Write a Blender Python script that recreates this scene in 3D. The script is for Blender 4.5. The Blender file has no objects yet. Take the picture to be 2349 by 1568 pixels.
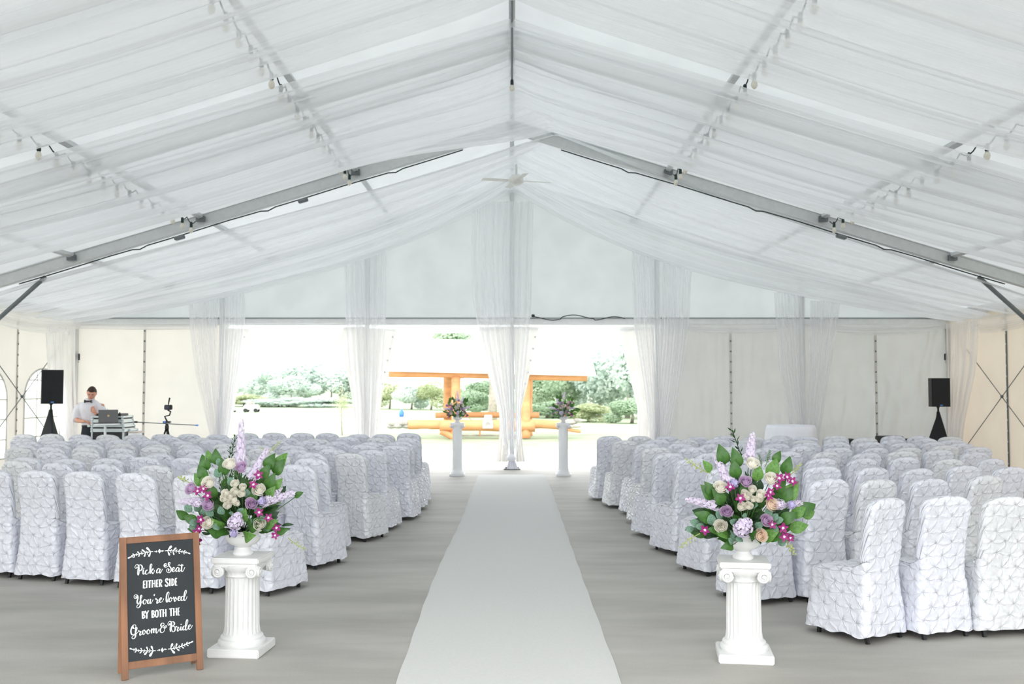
import bpy, bmesh, math, random
import numpy as np
from mathutils import Vector, Matrix, noise as mnoise
from mathutils.geometry import tessellate_polygon

C = bpy.context.scene.collection
SC = bpy.context.scene
PI = math.pi

# ------------------------------------------------------------------ camera
F = 2349 * 35 / 36
PITCH = math.atan(104 / F)
CAMZ = 1.7
cam = bpy.data.cameras.new('camera'); co = bpy.data.objects.new('camera', cam); C.objects.link(co)
co.location = (0, 0, CAMZ); co.rotation_euler = (PI / 2 + PITCH, 0, 0)
cam.lens = 35; cam.sensor_width = 36; cam.clip_end = 2000
cam.dof.use_dof = True; cam.dof.focus_distance = 6.6; cam.dof.aperture_fstop = 4.0
SC.camera = co

# ------------------------------------------------------------------ world and exposure
w = bpy.data.worlds.new('sky'); SC.world = w; w.use_nodes = True
bg = w.node_tree.nodes['Background']
bg.inputs[0].default_value = (0.96, 0.98, 1.0, 1); bg.inputs[1].default_value = 3.0
sun = bpy.data.lights.new('sun', 'SUN'); sun.energy = 1.2; sun.angle = 0.6; sun.color = (1, .95, .86)
so = bpy.data.objects.new('sun', sun); C.objects.link(so); so.rotation_euler = (math.radians(38), math.radians(-30), 0)
SC.view_settings.view_transform = 'Standard'; SC.view_settings.look = 'None'
SC.view_settings.gamma = 1; SC.view_settings.use_curve_mapping = False
SC.view_settings.exposure = 0.32
cy = SC.cycles
cy.max_bounces = 10; cy.diffuse_bounces = 8; cy.glossy_bounces = 2; cy.transmission_bounces = 5
cy.transparent_max_bounces = 10; cy.sample_clamp_indirect = 6
cy.use_denoising = True
cy.use_adaptive_sampling = True; cy.adaptive_threshold = 0.02
cy.caustics_reflective = False; cy.caustics_refractive = False

# ------------------------------------------------------------------ helpers
def at(px, py, Y):
    """point at depth Y whose direction is that of a pixel of the 2349x1568 photograph"""
    x = (px - 1175.5) / F; y = (784 - py) / F
    d = Vector((x, math.cos(PITCH) - y * math.sin(PITCH), math.sin(PITCH) + y * math.cos(PITCH)))
    t = Y / d.y
    return Vector((d.x * t, Y, CAMZ + d.z * t))

def ray(px, py):
    x = (px - 1175.5) / F; y = (784 - py) / F
    return Vector((x, math.cos(PITCH) - y * math.sin(PITCH), math.sin(PITCH) + y * math.cos(PITCH)))

def onfloor(px, py):
    d = ray(px, py); t = -CAMZ / d.z
    return Vector((d.x * t, d.y * t, 0))

def tag(o, label=None, cat=None, group=None, kind=None):
    if label: o['label'] = label
    if cat: o['category'] = cat
    if group: o['group'] = group
    if kind: o['kind'] = kind
    return o

def empty(name, loc=(0, 0, 0), rz=0, parent=None):
    o = bpy.data.objects.new(name, None); C.objects.link(o)
    o.location = loc; o.rotation_euler = (0, 0, rz); o.empty_display_size = .1
    if parent: o.parent = parent
    return o

def mesh_obj(name, verts, faces, mat, parent=None, smooth=True, uv=None, loc=None, rot=None):
    me = bpy.data.meshes.new(name)
    me.from_pydata([tuple(v) for v in verts], [], faces)
    if smooth: me.polygons.foreach_set('use_smooth', [True] * len(me.polygons))
    if uv is not None:
        l = me.uv_layers.new(name='UVMap')
        idx = np.empty(len(me.loops), dtype=np.int32); me.loops.foreach_get('vertex_index', idx)
        l.data.foreach_set('uv', np.asarray(uv, dtype=np.float32)[idx].ravel())
    if isinstance(mat, (list, tuple)):
        for m in mat: me.materials.append(m)
    else: me.materials.append(mat)
    me.update()
    o = bpy.data.objects.new(name, me); C.objects.link(o)
    if parent: o.parent = parent
    if loc is not None: o.location = loc
    if rot is not None: o.rotation_euler = rot
    return o

def grid_faces(ni, nj, closed_j=False, off=0):
    f = []
    for i in range(ni - 1):
        for j in range(nj if closed_j else nj - 1):
            a = i * nj + j; b = i * nj + (j + 1) % nj
            f.append((off + a, off + b, off + b + nj, off + a + nj))
    return f

class MB:
    """collects shapes of one part, then links them as one mesh object"""
    def __init__(s): s.v = []; s.f = []
    def add(s, v, f):
        o = len(s.v); s.v += [Vector(p) for p in v]; s.f += [tuple(i + o for i in q) for q in f]; return s
    def box(s, c, d, M=None, bev=0):
        x, y, z = d[0] / 2, d[1] / 2, d[2] / 2
        c = Vector(c)
        if bev:
            b = bev; v = []
            bm = bmesh.new(); bmesh.ops.create_cube(bm, size=1)
            for q in bm.verts: q.co = Vector((q.co.x * d[0], q.co.y * d[1], q.co.z * d[2]))
            bmesh.ops.bevel(bm, geom=bm.edges[:], offset=b, segments=2, affect='EDGES')
            bm.verts.index_update()
            v = [q.co.copy() for q in bm.verts]; f = [tuple(q.index for q in p.verts) for p in bm.faces]; bm.free()
        else:
            v = [Vector(p) for p in ((-x,-y,-z),(x,-y,-z),(x,y,-z),(-x,y,-z),(-x,-y,z),(x,-y,z),(x,y,z),(-x,y,z))]
            f = [(0,3,2,1),(4,5,6,7),(0,1,5,4),(1,2,6,5),(2,3,7,6),(3,0,4,7)]
        if M: v = [M @ p for p in v]
        return s.add([p + c for p in v], f)
    def tube(s, pts, r, n=8, cap=True, sq=1):
        pts = [Vector(p) for p in pts]; m = len(pts)
        rr = r if isinstance(r, (list, tuple)) else [r] * m
        v = []; prev = None
        for i, p in enumerate(pts):
            d = (pts[min(i + 1, m - 1)] - pts[max(i - 1, 0)]).normalized()
            if prev is None:
                a = Vector((0, 0, 1)) if abs(d.z) < .9 else Vector((1, 0, 0))
                e1 = d.cross(a).normalized()
            else:
                e1 = (prev - d * prev.dot(d)).normalized()
            prev = e1; e2 = d.cross(e1)
            for k in range(n):
                t = 2 * PI * (k + .5) / n
                v.append(p + e1 * math.cos(t) * rr[i] + e2 * math.sin(t) * rr[i] * sq)
        f = grid_faces(m, n, True)
        if cap: f += [tuple(range(n))[::-1], tuple(range((m - 1) * n, m * n))]
        return s.add(v, f)
    def lathe(s, prof, c=(0, 0, 0), n=32, mod=None, cap=True):
        c = Vector(c); v = []
        for r, z in prof:
            for k in range(n):
                t = 2 * PI * k / n
                q = r if mod is None else r * mod(t, z)
                v.append(c + Vector((q * math.cos(t), q * math.sin(t), z)))
        f = grid_faces(len(prof), n, True)
        if cap: f += [tuple(range(n))[::-1], tuple(range((len(prof) - 1) * n, len(prof) * n))]
        return s.add(v, f)
    def ball(s, c, r, n=12, m=8, sc=(1, 1, 1)):
        c = Vector(c); prof = [(r * max(1e-4, math.sin(PI * i / m)), -r * math.cos(PI * i / m)) for i in range(m + 1)]
        o = len(s.v); s.lathe(prof, (0, 0, 0), n)
        for i in range(o, len(s.v)):
            p = s.v[i]; s.v[i] = Vector((p.x * sc[0], p.y * sc[1], p.z * sc[2])) + c
        return s
    def build(s, name, mat, parent=None, smooth=False, loc=None, rot=None):
        o = mesh_obj(name, s.v, s.f, mat, parent, smooth, None, loc, rot)
        return o

def soft(o, ang=40):
    me = o.data
    me.polygons.foreach_set('use_smooth', [True] * len(me.polygons))
    try: me.set_sharp_from_angle(angle=math.radians(ang))
    except Exception: pass
    return o

# ------------------------------------------------------------------ materials
def nodes(name):
    m = bpy.data.materials.new(name); m.use_nodes = True
    nt = m.node_tree; nt.nodes.clear()
    out = nt.nodes.new('ShaderNodeOutputMaterial')
    return m, nt, out
def N(nt, t, **k):
    n = nt.nodes.new(t)
    for a, b in k.items(): setattr(n, a, b)
    return n
def mat(name, col, rough=.6, metal=0, var=0.06, scale=8, bump=0, bscale=40, coord='Object', spec=None, stretch=None, sheen=0):
    m, nt, out = nodes(name)
    b = N(nt, 'ShaderNodeBsdfPrincipled'); nt.links.new(b.outputs[0], out.inputs[0])
    b.inputs['Roughness'].default_value = rough; b.inputs['Metallic'].default_value = metal
    if spec is not None: b.inputs['Specular IOR Level'].default_value = spec
    if sheen: b.inputs['Sheen Weight'].default_value = sheen
    tc = N(nt, 'ShaderNodeTexCoord'); mp = N(nt, 'ShaderNodeMapping'); nt.links.new(tc.outputs[coord], mp.inputs[0])
    if stretch: mp.inputs['Scale'].default_value = stretch
    nz = N(nt, 'ShaderNodeTexNoise'); nz.inputs['Scale'].default_value = scale; nz.inputs['Detail'].default_value = 5
    nt.links.new(mp.outputs[0], nz.inputs['Vector'])
    rp = N(nt, 'ShaderNodeValToRGB'); nt.links.new(nz.outputs['Fac'], rp.inputs[0])
    rp.color_ramp.elements[0].position = .3; rp.color_ramp.elements[1].position = .7
    rp.color_ramp.elements[0].color = tuple(max(0, c * (1 - var)) for c in col[:3]) + (1,)
    rp.color_ramp.elements[1].color = tuple(min(1, c * (1 + var)) for c in col[:3]) + (1,)
    nt.links.new(rp.outputs[0], b.inputs['Base Color'])
    if bump:
        n2 = N(nt, 'ShaderNodeTexNoise'); n2.inputs['Scale'].default_value = bscale; n2.inputs['Detail'].default_value = 4
        nt.links.new(mp.outputs[0], n2.inputs['Vector'])
        bp = N(nt, 'ShaderNodeBump'); bp.inputs['Strength'].default_value = bump; bp.inputs['Distance'].default_value = .01
        nt.links.new(n2.outputs['Fac'], bp.inputs['Height']); nt.links.new(bp.outputs[0], b.inputs['Normal'])
    return m
def membrane(name, refl, trans, mixt=.5, scale=1.5, var=.04):
    """coated tent fabric: reflects diffusely and lets daylight through"""
    m, nt, out = nodes(name)
    d = N(nt, 'ShaderNodeBsdfDiffuse'); t = N(nt, 'ShaderNodeBsdfTranslucent'); mx = N(nt, 'ShaderNodeMixShader')
    mx.inputs[0].default_value = mixt
    tc = N(nt, 'ShaderNodeTexCoord'); nz = N(nt, 'ShaderNodeTexNoise'); nz.inputs['Scale'].default_value = scale
    nt.links.new(tc.outputs['Object'], nz.inputs['Vector'])
    for sh, col in ((d, refl), (t, trans)):
        rp = N(nt, 'ShaderNodeValToRGB'); nt.links.new(nz.outputs['Fac'], rp.inputs[0])
        rp.color_ramp.elements[0].position = .35; rp.color_ramp.elements[1].position = .65
        rp.color_ramp.elements[0].color = tuple(c * (1 - var) for c in col) + (1,)
        rp.color_ramp.elements[1].color = tuple(min(1, c * (1 + var)) for c in col) + (1,)
        nt.links.new(rp.outputs[0], sh.inputs[0])
    nt.links.new(d.outputs[0], mx.inputs[1]); nt.links.new(t.outputs[0], mx.inputs[2]); nt.links.new(mx.outputs[0], out.inputs[0])
    return m
def sheer(name, lo=.25, hi=.8, us=70, vs=1.2, col=(.93, .94, .97)):
    """voile: density varies in threads and gathers that run along the cloth"""
    m, nt, out = nodes(name)
    d = N(nt, 'ShaderNodeBsdfDiffuse'); t = N(nt, 'ShaderNodeBsdfTranslucent'); mx = N(nt, 'ShaderNodeMixShader')
    tr = N(nt, 'ShaderNodeBsdfTransparent'); m2 = N(nt, 'ShaderNodeMixShader')
    d.inputs[0].default_value = col + (1,); t.inputs[0].default_value = col + (1,)
    mx.inputs[0].default_value = .72
    tc = N(nt, 'ShaderNodeTexCoord'); mp = N(nt, 'ShaderNodeMapping'); nt.links.new(tc.outputs['UV'], mp.inputs[0])
    mp.inputs['Scale'].default_value = (us, vs, 1)
    nz = N(nt, 'ShaderNodeTexNoise'); nz.inputs['Scale'].default_value = 1; nz.inputs['Detail'].default_value = 4; nz.inputs['Roughness'].default_value = .6
    nt.links.new(mp.outputs[0], nz.inputs['Vector'])
    rg = N(nt, 'ShaderNodeMapRange'); rg.inputs['From Min'].default_value = .34; rg.inputs['From Max'].default_value = .66
    rg.inputs['To Min'].default_value = lo; rg.inputs['To Max'].default_value = hi
    nt.links.new(nz.outputs['Fac'], rg.inputs['Value'])
    nt.links.new(rg.outputs[0], m2.inputs[0])
    nt.links.new(d.outputs[0], mx.inputs[1]); nt.links.new(t.outputs[0], mx.inputs[2])
    nt.links.new(tr.outputs[0], m2.inputs[1]); nt.links.new(mx.outputs[0], m2.inputs[2]); nt.links.new(m2.outputs[0], out.inputs[0])
    return m
def petalmat(name, c0, c1, trans=.3, rough=.6, scale=30, coord='Object'):
    m, nt, out = nodes(name)
    b = N(nt, 'ShaderNodeBsdfPrincipled'); t = N(nt, 'ShaderNodeBsdfTranslucent'); mx = N(nt, 'ShaderNodeMixShader'); mx.inputs[0].default_value = trans
    b.inputs['Roughness'].default_value = rough
    tc = N(nt, 'ShaderNodeTexCoord'); nz = N(nt, 'ShaderNodeTexNoise'); nz.inputs['Scale'].default_value = scale
    nt.links.new(tc.outputs[coord], nz.inputs['Vector'])
    rp = N(nt, 'ShaderNodeValToRGB'); rp.color_ramp.elements[0].position = .35; rp.color_ramp.elements[1].position = .65
    rp.color_ramp.elements[0].color = c0 + (1,); rp.color_ramp.elements[1].color = c1 + (1,)
    nt.links.new(nz.outputs['Fac'], rp.inputs[0]); nt.links.new(rp.outputs[0], b.inputs['Base Color']); nt.links.new(rp.outputs[0], t.inputs[0])
    nt.links.new(b.outputs[0], mx.inputs[1]); nt.links.new(t.outputs[0], mx.inputs[2]); nt.links.new(mx.outputs[0], out.inputs[0])
    return m

M = {}
M['roof'] = membrane('roof_membrane', (.86, .885, .89), (.325, .338, .342), .38)
M['gable'] = membrane('gable_membrane', (.82, .85, .855), (.335, .352, .357), .4)
M['wall'] = membrane('wall_membrane', (.88, .87, .83), (.52, .49, .43), .42, 2, .02)
M['wall_grey'] = membrane('shaded_wall_membrane', (.77, .772, .755), (.25, .25, .235), .4, 2, .02)  # greyer, less translucent copy: shade on the right gable wall put into the colour
M['wall_side'] = membrane('side_wall_membrane', (.84, .80, .73), (.42, .35, .27), .42, 2, .02)
M['flap'] = membrane('flap_membrane', (.90, .89, .87), (.62, .60, .55), .45, 3)
M['sheer'] = sheer('ceiling_voile', .54, .90, 22, .25, (.965, .975, .99))
M['sheer_c'] = sheer('curtain_voile', .5, .85, 9, .2, (.97, .97, .99))
M['valance'] = sheer('valance_voile', .6, .95, 10, 2, (.97, .97, .98))
M['alu'] = mat('brushed_aluminium', (.62, .64, .645), .45, .2, .05, 12)
M['alu_l'] = mat('painted_aluminium', (.74, .75, .76), .45, .1, .04, 12)
M['alu_d'] = mat('dark_steel', (.17, .19, .2), .5, .3, .1, 20)
M['concrete'] = None
M['black'] = mat('black_plastic', (.012, .013, .015), .5, 0, .2, 20)
M['blackcloth'] = mat('black_stretch_cloth', (.008, .010, .012), .8, 0, .2, 6)
M['white_gloss'] = mat('glazed_white_ceramic', (.76, .76, .76), .25, 0, .015, 4)
M['plaster'] = mat('white_plaster', (.74, .74, .735), .5, 0, .03, 14, .05, 60)
M['runner'] = mat('white_runner_cloth', (.63, .63, .615), .95, 0, .03, 60, .25, 260)
M['wood'] = mat('stained_wood', (.255, .115, .055), .55, 0, .35, 9, .08, 60, stretch=(1, 1, .12))
M['slate'] = mat('chalkboard', (.024, .029, .034), .75, 0, .12, 5)
M['chalk'] = mat('white_chalk_paint', (.85, .88, .86), .8, 0, .05, 60)
M['log'] = mat('orange_stained_log', (.72, .34, .16), .7, 0, .18, 5, .1, 30, stretch=(.3, 1, 1))
M['rock'] = mat('grey_rock', (.42, .40, .37), .9, 0, .4, 3, .4, 8)
M['metalroof'] = mat('white_metal_roof', (.88, .89, .9), .5, 0, .02, 4)
M['bark'] = mat('bark', (.42, .37, .32), .9, 0, .25, 6)
M['cloth'] = mat('white_table_linen', (.86, .87, .93), .8, 0, .02, 10)
M['glassb'] = mat('amber_glass_bulb', (.78, .75, .66), .15, 0, .05, 10)
M['socket'] = mat('green_black_socket', (.01, .03, .025), .5, 0, .1, 10)
M['silver'] = mat('silver_case_metal', (.62, .68, .68), .35, .4, .06, 10)
M['grey_lid'] = mat('grey_laptop_lid', (.13, .13, .13), .45, .2, .03, 10)
M['blue'] = mat('blue_plastic', (.08, .25, .7), .5, 0, .05, 10)
M['skin'] = mat('skin', (.72, .36, .25), .6, 0, .08, 12)
M['hair'] = mat('dark_brown_hair', (.045, .022, .014), .7, 0, .3, 60)
M['shirt'] = mat('white_shirt_cotton', (.80, .80, .86), .85, 0, .04, 10, .15, 18)
M['trouser'] = mat('dark_navy_trouser', (.014, .018, .026), .85, 0, .2, 10)
M['leather'] = mat('black_leather', (.012, .012, .012), .4, 0, .1, 10)
M['lens'] = mat('dark_glass', (.05, .05, .08), .1, 0, .1, 10)
M['fan'] = mat('white_fan_enamel', (.78, .78, .74), .4, 0, .02, 8)
M['brass'] = mat('brass', (.55, .42, .2), .35, .6, .05, 8)
M['white_paint'] = mat('white_paint', (.85, .86, .88), .45, 0, .02, 8)

def concrete(name, base, hi):
    m, nt, out = nodes(name)
    b = N(nt, 'ShaderNodeBsdfPrincipled'); nt.links.new(b.outputs[0], out.inputs[0]); b.inputs['Roughness'].default_value = .62
    tc = N(nt, 'ShaderNodeTexCoord'); mp = N(nt, 'ShaderNodeMapping'); mp.inputs['Scale'].default_value = (.45, 1.5, 1)
    nt.links.new(tc.outputs['Object'], mp.inputs[0])
    n1 = N(nt, 'ShaderNodeTexNoise'); n1.inputs['Scale'].default_value = 1.6; n1.inputs['Detail'].default_value = 7; n1.inputs['Roughness'].default_value = .55
    nt.links.new(mp.outputs[0], n1.inputs['Vector'])
    n2 = N(nt, 'ShaderNodeTexNoise'); n2.inputs['Scale'].default_value = 90; n2.inputs['Detail'].default_value = 4
    nt.links.new(tc.outputs['Object'], n2.inputs['Vector'])
    mm = N(nt, 'ShaderNodeMath', operation='MULTIPLY_ADD'); mm.inputs[1].default_value = .28; nt.links.new(n2.outputs['Fac'], mm.inputs[0])
    nt.links.new(n1.outputs['Fac'], mm.inputs[2])
    rp = N(nt, 'ShaderNodeValToRGB'); nt.links.new(mm.outputs[0], rp.inputs[0])
    rp.color_ramp.elements[0].position = .45; rp.color_ramp.elements[0].color = base + (1,)
    rp.color_ramp.elements[1].position = .85; rp.color_ramp.elements[1].color = hi + (1,)
    # small dark specks and pale chips
    v = N(nt, 'ShaderNodeTexVoronoi'); v.inputs['Scale'].default_value = 1.7; nt.links.new(tc.outputs['Object'], v.inputs['Vector'])
    lt = N(nt, 'ShaderNodeMath', operation='LESS_THAN'); lt.inputs[1].default_value = .016; nt.links.new(v.outputs['Distance'], lt.inputs[0])
    mx = N(nt, 'ShaderNodeMix', data_type='RGBA'); nt.links.new(lt.outputs[0], mx.inputs['Factor'])
    nt.links.new(rp.outputs[0], mx.inputs['A']); mx.inputs['B'].default_value = (.12, .08, .06, 1)
    nt.links.new(mx.outputs['Result'], b.inputs['Base Color'])
    bp = N(nt, 'ShaderNodeBump'); bp.inputs['Strength'].default_value = .12; bp.inputs['Distance'].default_value = .004
    nt.links.new(n2.outputs['Fac'], bp.inputs['Height']); nt.links.new(bp.outputs[0], b.inputs['Normal'])
    return m
M['concrete'] = concrete('floor_concrete', (.325, .312, .285), (.455, .442, .41))
M['apron'] = concrete('apron_concrete', (.60, .60, .60), (.72, .72, .72))
M['grass'] = mat('lawn_grass', (.29, .35, .23), .95, 0, .22, .9, .3, 30)

TA, TC = .112, .172      # pintuck spacing across, and twice the row spacing
def satin(name, col):
    """satin with pintucked nodes: folds run from every node to its neighbours (UV holds the tuck lattice)"""
    m, nt, out = nodes(name)
    b = N(nt, 'ShaderNodeBsdfPrincipled'); nt.links.new(b.outputs[0], out.inputs[0])
    b.inputs['Roughness'].default_value = .27; b.inputs['Specular IOR Level'].default_value = .9; b.inputs['Sheen Weight'].default_value = .1
    b.inputs['Base Color'].default_value = col + (1,)
    def V(op, *a):
        n = N(nt, 'ShaderNodeVectorMath', operation=op)
        for k, q in enumerate(a):
            if isinstance(q, tuple): n.inputs[k].default_value = q
            else: nt.links.new(q, n.inputs[k])
        return n.outputs[0]
    def S(op, *a):
        n = N(nt, 'ShaderNodeMath', operation=op)
        for k, q in enumerate(a):
            if isinstance(q, (int, float)): n.inputs[k].default_value = q
            else: nt.links.new(q, n.inputs[k])
        return n.outputs[0]
    tc = N(nt, 'ShaderNodeTexCoord'); uv = tc.outputs['UV']
    nz0 = N(nt, 'ShaderNodeTexNoise'); nz0.inputs['Scale'].default_value = 1.3; nt.links.new(uv, nz0.inputs['Vector'])
    pw = V('ADD', uv, V('MULTIPLY', V('SUBTRACT', nz0.outputs['Color'], (.5, .5, .5)), (.34, .34, 0)))
    p5 = V('ADD', pw, (.5, .5, 0)); fl = V('FLOOR', p5); d = V('SUBTRACT', pw, fl)
    sp = N(nt, 'ShaderNodeSeparateXYZ'); nt.links.new(d, sp.inputs[0]); dx, dy = sp.outputs[0], sp.outputs[1]
    du = S('MULTIPLY', S('ADD', dx, dy), TA / 2); dv = S('MULTIPLY', S('SUBTRACT', dx, dy), TC / 2)
    rr = S('SQRT', S('ADD', S('MULTIPLY', du, du), S('MULTIPLY', dv, dv))); th = S('ARCTAN2', dv, du)
    wn = N(nt, 'ShaderNodeTexWhiteNoise'); nt.links.new(fl, wn.inputs[0]); ph = S('MULTIPLY', wn.outputs['Value'], 6.28)
    gauss = lambda x, w: S('EXPONENT', S('MULTIPLY', S('POWER', S('DIVIDE', x, w), 2.0), -1.0))
    main = S('POWER', S('ABSOLUTE', S('COSINE', S('MULTIPLY', th, 3.0))), S('ADD', 3.0, S('MULTIPLY', rr, 420.0)))
    main = S('MULTIPLY', main, S('ADD', .35, S('MULTIPLY', gauss(rr, .035), .65)))
    sec = S('POWER', S('ABSOLUTE', S('COSINE', S('ADD', S('MULTIPLY', th, 5.5), ph))), 6.0)
    sec = S('MULTIPLY', sec, gauss(S('SUBTRACT', rr, .017), .017))
    h = S('ADD', S('MULTIPLY', main, .0029), S('MULTIPLY', sec, .0021)); h = S('SUBTRACT', h, S('MULTIPLY', gauss(rr, .010), .0022))
    n3 = N(nt, 'ShaderNodeTexNoise'); n3.inputs['Scale'].default_value = 26; n3.inputs['Detail'].default_value = 2; n3.inputs['Distortion'].default_value = .8
    nt.links.new(tc.outputs['Object'], n3.inputs['Vector'])
    h = S('ADD', h, S('MULTIPLY', n3.outputs['Fac'], .0055))
    bp = N(nt, 'ShaderNodeBump'); bp.inputs['Strength'].default_value = .9; bp.inputs['Distance'].default_value = 1.0
    nt.links.new(h, bp.inputs['Height']); nt.links.new(bp.outputs[0], b.inputs['Normal'])
    return m
M['satin'] = satin('white_satin', (.71, .722, .79))
M['satin_b'] = satin('ivory_grey_satin', (.71, .722, .75))
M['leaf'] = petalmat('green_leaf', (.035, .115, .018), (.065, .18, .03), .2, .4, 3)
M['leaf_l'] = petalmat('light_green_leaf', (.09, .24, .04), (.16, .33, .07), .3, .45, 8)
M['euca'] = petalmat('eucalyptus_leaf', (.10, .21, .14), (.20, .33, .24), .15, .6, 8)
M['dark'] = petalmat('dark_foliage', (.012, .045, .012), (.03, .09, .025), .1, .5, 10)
M['cream'] = petalmat('cream_petal', (.96, .93, .86), (.98, .97, .93), .45, .6, 10)
M['peach'] = petalmat('peach_petal', (.96, .82, .70), (.97, .90, .82), .45, .6, 10)
M['lav'] = petalmat('lavender_petal', (.68, .50, .70), (.82, .68, .84), .45, .6, 10)
M['stock'] = petalmat('pale_lilac_floret', (.72, .62, .80), (.86, .80, .90), .3, .6, 25)
M['stock_b'] = petalmat('violet_floret', (.50, .44, .72), (.68, .62, .84), .3, .6, 25)
M['orchid'] = petalmat('magenta_orchid', (.20, .005, .10), (.42, .02, .24), .2, .5, 25)
M['orchid_w'] = petalmat('white_orchid_throat', (.85, .7, .82), (.92, .85, .9), .2, .5, 25)
M['sprig'] = petalmat('yellow_green_sprig', (.42, .50, .14), (.60, .64, .26), .2, .6, 25)
M['treeleaf'] = petalmat('tree_leaf', (.36, .48, .33), (.52, .62, .47), .45, .8, .35, 'Object')  # leaf greens lightened so the colour carries the outdoor glare
M['treeleaf2'] = petalmat('haze_paled_tree_leaf', (.60, .69, .63), (.74, .80, .75), .45, .8, .35, 'Object')  # paled further, distance haze painted into the leaf colour
M['treeleaf3'] = petalmat('yellow_tree_leaf', (.46, .52, .32), (.60, .64, .44), .45, .8, .35, 'Object')  # yellow foliage, likewise lightened for the washed-out outdoors
def clearvinyl():
    m, nt, out = nodes('clear_vinyl')
    t = N(nt, 'ShaderNodeBsdfTransparent'); g = N(nt, 'ShaderNodeBsdfGlossy'); g.inputs['Roughness'].default_value = .12
    d = N(nt, 'ShaderNodeBsdfTranslucent'); d.inputs[0].default_value = (.9, .92, .92, 1)
    a = N(nt, 'ShaderNodeMixShader'); a.inputs[0].default_value = .35; b = N(nt, 'ShaderNodeMixShader'); b.inputs[0].default_value = .06
    nt.links.new(t.outputs[0], a.inputs[1]); nt.links.new(d.outputs[0], a.inputs[2])
    nt.links.new(a.outputs[0], b.inputs[1]); nt.links.new(g.outputs[0], b.inputs[2]); nt.links.new(b.outputs[0], out.inputs[0])
    return m
M['vinyl'] = clearvinyl()

# ------------------------------------------------------------------ tent shell
HW = 9.15; YG = 20.8; BAY = 4.57; ZR = 6.1; SL = .304; YB = 0.6
def zroof(x): return ZR - SL * abs(x)
EAVE = zroof(HW)

def struct(o, label=None): return tag(o, label, None, None, 'structure')

struct(MB().box((0, (YG + .2 - 6) / 2, -.1), (30, YG + .2 + 6, .2)).build('floor', M['concrete']), 'grey concrete slab floor of the tent')
struct(MB().box((0, (21.0 + 27.7) / 2, -.11), (60, 6.7, .2)).build('apron', M['apron']), 'pale concrete apron outside the tent openings')
struct(mesh_obj('ground', [(-300, 27.7, -.03), (300, 27.7, -.03), (300, 600, -.03), (-300, 600, -.03)], [(0, 1, 2, 3)], M['grass'], smooth=False), 'pale green lawn beyond the tent')
struct(mesh_obj('lawn', [(-300, -60, -.22), (300, -60, -.22), (300, 27.7, -.22), (-300, 27.7, -.22)], [(0, 1, 2, 3)], M['grass'], smooth=False))

# roof membrane, slightly sagging between the frames
def roof():
    v = []; ys = np.linspace(YB - .4, YG + .5, 52); xs = np.linspace(-HW - .35, HW + .35, 41)
    for y in ys:
        ph = ((y - YB) % BAY) / BAY
        for x in xs:
            v.append((x, y, zroof(x) - .05 * math.sin(PI * ph) * math.sin(PI * min(1, abs(x) / HW))))
    return v, grid_faces(len(ys), len(xs))
v, f = roof(); struct(mesh_obj('ceiling', v, f, M['roof']), 'white tent roof membrane over the drapes')

frames = [YG, 16.2, 12.05, 7.4, 2.6]
for i, y in enumerate(frames):
    r = empty('roof_frame', (0, y, 0)); struct(r, 'aluminium rafter frame of the tent')
    for s in (-1, 1):
        a = math.atan(SL) * s
        L = HW / math.cos(a)
        Mx = Matrix.Rotation(a, 3, 'Y')
        cz = ZR - .125 - SL * HW / 2
        MB().box((s * HW / 2, 0, cz), (L, .11, .17), Mx).build('rafter', M['alu_l' if i != 1 else 'alu'], r)
        g = MB()
        for q in (-1, 1): g.box((s * HW / 2, 0, cz + q * .09), (L, .14, .02), Mx)
        g.build('rafter_flange', M['alu'], r)
        MB().box((s * HW, 0, (EAVE - .1) / 2), (.12, .14, EAVE - .1), None, .01).build('column', M['alu' if i else 'alu_d'], r)
        if i:
            MB().tube([(s * (HW - .05), 0, 2.15), (s * 7.62, 0, zroof(7.62) - .28)], .035, 8).build('knee_brace', M['alu_d'], r)
for i, X in enumerate((0, -2.55, 2.55, -5.07, 5.07, -7.16, 7.16, -9.1, 9.1)):
    for k in range(4):
        y0 = frames[k + 1]; y1 = frames[k]
        o = MB().box((X, (y0 + y1) / 2, zroof(X) - .08), (.075, y1 - y0 - .16, .06), Matrix.Rotation(math.atan(SL) * (1 if X > 0 else -1 if X < 0 else 0), 3, 'Y')).build('purlin', M['alu'])
        struct(o, 'grey aluminium purlin under the roof membrane')
        g = MB()
        for yy in (y0 + .1, y1 - .1): g.box((X, yy, zroof(X) - .12), (.14, .05, .09))
        g.build('bracket', M['alu_d'], o)

# ---- back wall (gable)
beam_z = 3.07
wb = empty('wall_back', (0, YG, 0)); struct(wb, 'gable end wall of the tent with drawn back openings')
def wrinkled(x0, x1, z0, z1, y, nx, nz, amp, seed, sc=(1.2, .35), diag=0):
    v = []
    for i in range(nz):
        for j in range(nx):
            X = x0 + (x1 - x0) * j / (nx - 1); Z = z0 + (z1 - z0) * i / (nz - 1)
            e = min(1, j / 4, (nx - 1 - j) / 4) * .7 + .3
            q = mnoise.noise(Vector((X * sc[0] * 2 + Z * diag, Z * sc[1] * 2, seed))) + .5 * mnoise.noise(Vector((X * sc[0] * 5 - Z * diag * 1.5, Z * sc[1] * 3, seed + 9)))
            q = 1 - 2 * abs(q)
            v.append((X, y + amp * q * e, Z))
    return v, grid_faces(nz, nx)
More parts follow.
